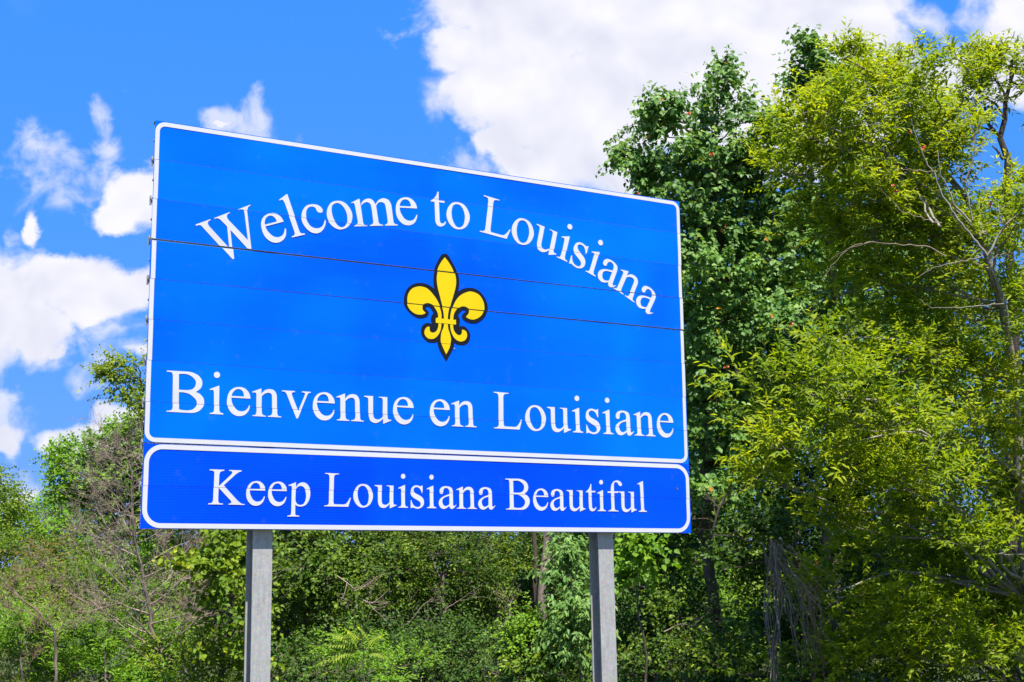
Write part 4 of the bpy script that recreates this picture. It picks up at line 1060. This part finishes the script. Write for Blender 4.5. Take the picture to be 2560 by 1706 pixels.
row('reddish_tip_shrub', 'green shrub with red orange new leaf tips at left', 'shrub', 110, 26,
    [(105, 1400, 26, 48, 34), (150, 1390, 26, 36, 26), (85, 1440, 25.6, 40, 30)], SP_MID, L_RED, B_BRN, 55, .05)
row('mixed_shrub', 'dense green shrub below the reddish shrub at left', 'shrub', 130, 24.5,
    [(130, 1450, 24.5, 60, 50), (200, 1420, 25, 60, 40), (230, 1480, 24.5, 80, 50), (170, 1530, 24, 80, 60), (90, 1560, 23.5, 90, 60), (40, 1480, 25, 70, 60), (20, 1400, 27, 60, 50), (20, 1610, 23, 90, 60)], SP_MID, L_MID, B_BRN, 56, .06)
row('mixed_shrub', 'light green leafy shrub behind the dead tree at left', 'shrub', 330, 24.5,
    [(300, 1440, 25, 90, 50), (390, 1400, 25, 90, 60), (250, 1560, 24, 90, 60), (360, 1520, 24.5, 90, 70), (450, 1480, 25, 80, 80), (330, 1640, 23.5, 90, 60), (450, 1600, 23.5, 90, 70), (480, 1380, 25.5, 60, 50), (230, 1640, 23, 80, 60)], SP_MID, L_BRI, B_BRN, 57, .06)
row('maple_like_shrub', 'yellow green shrub with lobed leaves left of the left post', 'shrub', 560, 18.5,
    [(585, 1362, 18, 45, 40), (600, 1420, 18, 50, 40), (545, 1400, 17.8, 40, 30), (520, 1440, 17.6, 50, 34), (590, 1480, 17.8, 50, 44), (480, 1420, 17.6, 24, 18), (560, 1530, 17.8, 40, 40), (610, 1560, 17.6, 34, 60), (560, 1640, 17.8, 60, 50), (640, 1380, 18.5, 60, 70), (600, 1660, 17.8, 50, 50)], SP_BRD | dict(L=.09, W=.072, lai=3.0, bend=True), L_MID, B_BRN, 58, .05, .5)
row('weed_clump', 'fresh light green weeds along the bottom left corner', 'weeds', 150, 19.0,
    [(40, 1675, 19, 70, 30), (130, 1690, 19, 70, 34), (210, 1688, 19, 60, 26), (290, 1695, 18.6, 70, 26), (380, 1720, 18.4, 70, 20), (20, 1560, 21, 50, 40), (300, 1640, 19.5, 40, 30), (360, 1660, 19, 50, 30), (60, 1610, 18.6, 60, 36), (160, 1620, 18.6, 70, 36), (250, 1610, 18.8, 60, 36), (20, 1650, 18.6, 60, 40)], SP_WIL | dict(L=.10, W=.030, lai=4.5, up=.9, droop=.15, cl=.25), L_BRI, B_BRN, 59, .02, .6)
row('low_shrub', 'low mixed shrub at the bottom between the dead tree and left post', 'shrub', 500, 18.2,
    [(470, 1690, 18.2, 70, 34), (540, 1700, 18.0, 60, 34), (430, 1640, 19, 60, 34)], SP_MID, L_MID, B_BRN, 591, .03, .5)
row('low_shrub', 'bright yellow green seedlings with pointed fronds at the bottom right of the left post', 'shrub', 860, 17.0,
    [(860, 1680, 17, 60, 34), (900, 1640, 17, 50, 34), (940, 1700, 17, 60, 30), (1000, 1670, 17.5, 60, 40)], SP_WIL | dict(L=.07, W=.024, lai=3.4), L_BRI, B_BRN, 592, .02, .5)
row('glossy_shrub', 'shrub with glossy grey green leaves and one lighter shoot low left of the right post', 'shrub', 1330, 15.8,
    [(1310, 1660, 15.6, 55, 40), (1370, 1640, 15.6, 50, 36), (1340, 1610, 15.6, 40, 28), (1400, 1690, 15.6, 50, 30), (1290, 1700, 15.4, 60, 30)], SP_TAL | dict(L=.10, W=.045, lai=2.6, hang=.25, up=.6), L_UND, B_BRN, 593, .02, .4)
row('climbing_vine', 'slender bright yellow green vine standing up behind the glossy shrub', 'vine', 1325, 15.9,
    [(1322, 1600, 15.5, 20, 22), (1330, 1640, 15.5, 16, 22), (1290, 1630, 15.5, 14, 14), (1320, 1570, 15.5, 12, 14)], SP_MID | dict(L=.06, W=.035, lai=3), L_BRI, B_BRN, 594, .012, .1)
row('drooping_leaf_shrub', 'shrub with long drooping pale green leaves touching the right post', 'shrub', 1440, 15.2,
    [(1440, 1520, 15, 40, 20), (1460, 1545, 15, 30, 18), (1450, 1590, 15, 46, 22), (1430, 1610, 15, 34, 16), (1395, 1440, 15.6, 30, 24), (1420, 1400, 15.6, 28, 18)], SP_WIL | dict(L=.10, W=.036, lai=2.6, hang=.9, up=.2, per_shoot=9), L_TAL, B_BRN, 595, .025, .2)
row('heart_leaf_vine', 'cluster of large pale heart shaped leaves hanging just right of the right post', 'vine', 1600, 16.6,
    [(1600, 1370, 16.4, 22, 16), (1615, 1385, 16.4, 16, 16), (1590, 1440, 17, 30, 22)], SP_TAL | dict(lai=2.6), L_BRI, B_BRN, 596, .02, .2)

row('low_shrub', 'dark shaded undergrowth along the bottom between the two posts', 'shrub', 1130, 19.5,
    [(960, 1620, 19.6, 90, 60), (1080, 1640, 19.4, 100, 60), (1190, 1640, 19.8, 90, 60), (1250, 1690, 19.2, 90, 40), (760, 1690, 19.4, 90, 40), (1060, 1700, 19.0, 110, 40), (1430, 1690, 19.5, 70, 50)], SP_BRD | dict(L=.06, W=.04), L_DRK, B_BRN, 597, .03, .8)
row('low_shrub', 'low leafy thicket along the bottom right, under the yellow green tree', 'shrub', 2250, 16.0,
    [(1860, 1690, 16, 90, 40), (1980, 1700, 16.4, 90, 36), (2090, 1690, 16.2, 90, 44), (2210, 1690, 16, 90, 44), (2330, 1700, 15.8, 90, 40), (2450, 1700, 16, 90, 40), (2540, 1690, 16, 70, 44), (2120, 1600, 16.8, 70, 50), (2050, 1520, 17.2, 60, 50)], SP_MID | dict(L=.085, W=.034), L_MID, B_BRN, 598, .02, .6)
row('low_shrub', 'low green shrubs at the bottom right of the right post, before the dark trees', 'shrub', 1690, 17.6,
    [(1580, 1690, 17.6, 70, 36), (1660, 1670, 17.8, 80, 44), (1750, 1680, 17.6, 80, 44), (1820, 1640, 18, 60, 50), (1700, 1560, 18.6, 60, 50), (1790, 1540, 18.6, 50, 50)], SP_BRD | dict(L=.07, W=.045), L_UND, B_BRN, 599, .02, .6)
# compound fronds (sumac-like) right of the left post
def frond_plant(px, py, y, fronds, label, seed):
    b = at(px, 1650, y); rr = np.random.default_rng(seed)
    t = thing('sumac_plant', label, 'plant', (b.x, b.y, 0)); og = np.array([b.x, b.y, 0])
    st = Tubes(); c = np.array(at(px, py, y)); st.add(curve(og, c, 8, 0, .03, rr), np.linspace(.012, .006, 8), 6); link('stem', st.mesh('stem', og), t, B_BRN)
    for (x1, y1) in fronds:
        e = np.array(at(x1, y1, y - .1)); cv = curve(c, e, 12, 0, .0, rr, .10)
        P, A, N_, L_, W_w = [], [], [], [], []
        for k in range(3, 12):
            tan = unit(cv[k] - cv[k - 1])
            for s in (-1, 1):
                sd = np.cross(tan, [0, -.5, 1]); P.append(cv[k]); A.append(unit(sd) * s * .8 + tan * .5 - np.array([0, 0, .35])); N_.append([0, -.5, 1]); L_.append(.10 * (1.1 - .05 * k)); W_w.append(.026)
        P.append(cv[-1]); A.append(tan); N_.append([0, -.3, 1]); L_.append(.08); W_w.append(.024)
        P, A, N_ = map(np.array, (P, A, N_)); n = len(P)
        o = link('frond', leaf_mesh('frond', P, A, N_, np.array(L_), np.array(W_w), tint=.5 + .4 * rr.random(n), origin=og), t, L_MID)
        tb = Tubes(); tb.add(cv, np.linspace(.004, .0015, 12), 4); link('frond_stalk', tb.mesh('frond_stalk', og), o, B_BRN)


frond_plant(910, 1625, 15, [(838, 1588), (828, 1612), (835, 1648), (872, 1580), (900, 1572), (950, 1590), (960, 1640), (805, 1655)], 'young plant with long feathery fronds low right of the left post', 5)

# ================================================================ dead trees and twigs
def dead_branching(tb, rng, p, d, length, r, depth, spread=.75, curl=.25, up=.15):
    n = 6
    pts = [p.copy()]; dd = d.copy()
    for i in range(n):
        dd = unit(dd + rng.normal(size=3) * curl * .35 + np.array([0, 0, up * .3]))
        pts.append(pts[-1] + dd * length / n)
    pts = np.array(pts)
    tb.add(pts, np.linspace(r, max(.0014, r * .45), n + 1), 5 if r > .008 else 3)
    if depth <= 0: return
    k = int(rng.integers(4, 7)) if depth > 1 else int(rng.integers(3, 6))
    for j in range(k):
        i = int(rng.integers(2, n + 1))
        base = pts[i]; tan = unit(pts[i] - pts[i - 1])
        nd = unit(tan * .8 + unit(rng.normal(size=3)) * spread)
        dead_branching(tb, rng, base, nd, length * (.42 + .25 * rng.random()), max(.0016, r * .48), depth - 1, spread, curl, up)


def dead_tree(name, label, path, r0, nb, blen, mat, seed, depth=3, arch=.6, zrange=(.1, 1.0), cat='dead tree'):
    rng = np.random.default_rng(seed)
    P_ = np.array(px_path(path)); n = len(P_)
    base = (P_[0][0], P_[0][1], 0); og = np.array(base)
    P_ = np.vstack([[og - [0, 0, .1]], P_])
    n += 1
    tt = np.linspace(0, n - 1, n * 4); Q = np.stack([np.interp(tt, np.arange(n), P_[:, i]) for i in range(3)], 1)
    Q[1:-1] = (Q[:-2] + Q[1:-1] * 2 + Q[2:]) / 4
    t = thing(name, label, cat, base)
    Q[2:] += rng.normal(size=Q[2:].shape) * r0 * .5
    tr = Tubes(); rad = np.linspace(r0, r0 * .14, len(Q)); tr.add(Q, rad, 8)
    link('trunk', tr.mesh('trunk', og), t, B_TRK)
    for b in range(nb):
        f = zrange[0] + (zrange[1] - zrange[0]) * (b + rng.random()) / nb
        i = min(len(Q) - 2, int(f * (len(Q) - 1)))
        ang = rng.random() * 2 * np.pi
        d = np.array([np.cos(ang), np.sin(ang) * .7, arch * (.3 + rng.random())])
        L_ = blen * (1.05 - .62 * f) * (.6 + .6 * rng.random())
        tb = Tubes(); dead_branching(tb, rng, Q[i].copy(), unit(d), L_, rad[i] * .42, depth)
        link('dead_branch', tb.mesh('dead_branch', og), t, mat)
    return t


Yd = 18.9
dead_tree('dead_tree', 'leafless grey brown dead tree with tangled bare branches in front of the left shrubs', [(415, 1720, Yd), (400, 1642, Yd), (372, 1535, Yd), (356, 1427, Yd), (338, 1340, Yd), (331, 1238, Yd), (326, 1170, Yd), (318, 1130, Yd)], .042, 44, 1.30, B_DEAD, 71, 3, .62, (.22, 1.0))
dead_tree('dead_tree', 'second leafless brown sapling bending right behind the dead tree', [(470, 1720, Yd + .8), (450, 1600, Yd + .8), (470, 1500, Yd + .8), (500, 1420, Yd + .8), (520, 1350, Yd + .8)], .024, 14, .9, B_PINK, 72, 3, .5, (.2, 1.0))
dead_tree('dead_shrub', 'dead pinkish brown shrub with a long arching limb at the far left', [(140, 1690, 17.8), (140, 1583, 17.8), (108, 1545, 17.8), (54, 1497, 17.8), (0, 1443, 17.8), (-40, 1400, 17.8)], .024, 13, .6, B_PINK, 73, 3, .7, (.25, 1.0), 'dead shrub')
dead_tree('dead_shrub', 'pale leafless twiggy shrub below the arching limb at the left edge', [(60, 1720, 18.4), (45, 1600, 18.4), (20, 1520, 18.4), (10, 1440, 18.4)], .016, 8, .5, B_PINK, 74, 3, .9, (.2, 1.0), 'dead shrub')
dead_tree('dead_shrub', 'grey broken stub and twigs standing left of the dead tree base', [(268, 1720, 18.2), (262, 1660, 18.2), (260, 1610, 18.2)], .026, 4, .5, B_GREY, 75, 2, .9, (.3, 1.0), 'dead shrub')

# bundle of hanging dead vines at lower right
rv = np.random.default_rng(77)
Yv = 15.0
b = at(1945, 1380, Yv)
tangle = thing('dead_vine_tangle', 'bundle of grey leafless hanging vines below the dark trees right of the sign', 'dead vines', (b.x, b.y, 0)); ogT = np.array([b.x, b.y, 0.])
for i in range(40):
    x0 = 1935 + rv.normal() * 16; y0_ = 1345 + rv.random() * 50
    fan = rv.random() ** 1.2
    x1 = x0 + fan * 230 - 14 + rv.normal() * 8; y1 = 1480 + rv.random() * 230 - fan * 40
    if i < 10: x1 = 1940 + rv.normal() * 14; y1 = 1720
    a = np.array(at(x0, y0_, Yv + rv.normal() * .12)); e = np.array(at(x1, y1, Yv + rv.normal() * .2))
    tb = Tubes(); cv = curve(a, e, 10, .05 * rv.normal(), .035, rv); r_ = .003 + .006 * rv.random() ** 2
    if i == 0: r_ = .016
    tb.add(cv, np.linspace(r_, r_ * .5, 10), 5)
    link('dead_vine', tb.mesh('dead_vine', ogT), tangle, B_VINE)
# second curtain of thin brown vines hanging right of it
for i in range(18):
    x0 = 2020 + rv.normal() * 22; a = np.array(at(x0, 1400 + rv.random() * 60, Yv + .3)); e = np.array(at(2050 + rv.normal() * 24, 1600 + rv.random() * 120, Yv + .3 + rv.normal() * .1))
    tb = Tubes(); tb.add(curve(a, e, 8, 0, .04, rv), np.linspace(.005, .0025, 8), 4); link('dead_vine', tb.mesh('dead_vine', ogT), tangle, B_PINK)

# loose bare branches that catch the sun among the leaves
loose = [([(1815, 1235, 17.8), (1800, 1270, 17.8), (1785, 1310, 17.8), (1782, 1350, 17.8)], .022, 'dark curved bare branch in shade right of the lower sign panel'),
         ([(1730, 1300, 18.2), (1760, 1296, 18.2), (1790, 1305, 18.2)], .012, 'short dark side branch beside the curved branch'),
         ([(842, 1440, 19.6), (866, 1456, 19.6), (880, 1468, 19.6), (890, 1482, 19.6)], .012, 'short sunlit bare branch right of the left post'),
         ([(905, 1498, 19.4), (918, 1506, 19.4), (930, 1508, 19.4)], .012, 'pale broken twig below the sunlit bare branch'),
         ([(975, 1590, 20), (1020, 1560, 20), (1060, 1510, 20), (1082, 1495, 20)], .008, 'thin pale branch slanting up below the middle of the sign'),
         ([(1105, 1540, 20), (1120, 1518, 20), (1148, 1502, 20)], .008, 'thin pale branch right of the slanting one below the sign'),
         ([(1250, 1570, 20), (1275, 1540, 20), (1282, 1490, 20)], .007, 'pale curved twig in the shade left of the right post'),
         ([(1660, 1580, 17), (1700, 1560, 17), (1740, 1565, 17), (1775, 1590, 17)], .008, 'reddish dry twig low right of the right post')]
for i, (pts, r0, lab) in enumerate(loose):
    P_ = np.array(px_path(pts)); rr = np.random.default_rng(i); og = P_[0]
    t = thing('bare_branch', lab, 'branch', tuple(og))
    tt = np.linspace(0, len(P_) - 1, 12); Q = np.stack([np.interp(tt, np.arange(len(P_)), P_[:, k]) for k in range(3)], 1)
    tb = Tubes(); tb.add(Q + rr.normal(size=Q.shape) * .004, np.linspace(r0, r0 * .45, 12), 6)
    link('branch', tb.mesh('branch', og), t, B_DARK if i < 2 else B_DEAD)
    tw = Tubes()
    for k in range(5): dead_branching(tw, rr, Q[rr.integers(3, 12)], unit(rr.normal(size=3) + [0, 0, .5]), .35, r0 * .4, 1)
    link('twigs', tw.mesh('twigs', og), t, B_DARK if i < 2 else B_DEAD)

# tall grass tufts over the ground around the trees
rg = np.random.default_rng(3)
ng = 26000
gp = np.stack([rg.uniform(-14, 14, ng), 15.5 + 18 * rg.random(ng) ** 1.3, np.zeros(ng)], 1); gp[:, 2] = ground_height(gp[:, 0], gp[:, 1])
ga = rg.normal(size=(ng, 3)) * .3 + [0, 0, 1]
gn = rg.normal(size=(ng, 3)); gn[:, 2] *= .2
go = link('grass', leaf_mesh('grass', gp, ga, gn, .08 + .16 * rg.random(ng), .010 + .010 * rg.random(ng), tint=rg.random(ng) * .9, curl=.3, wpos=.3), None, L_MID)
go['kind'] = 'stuff'
print('leaves', NLEAF[0])
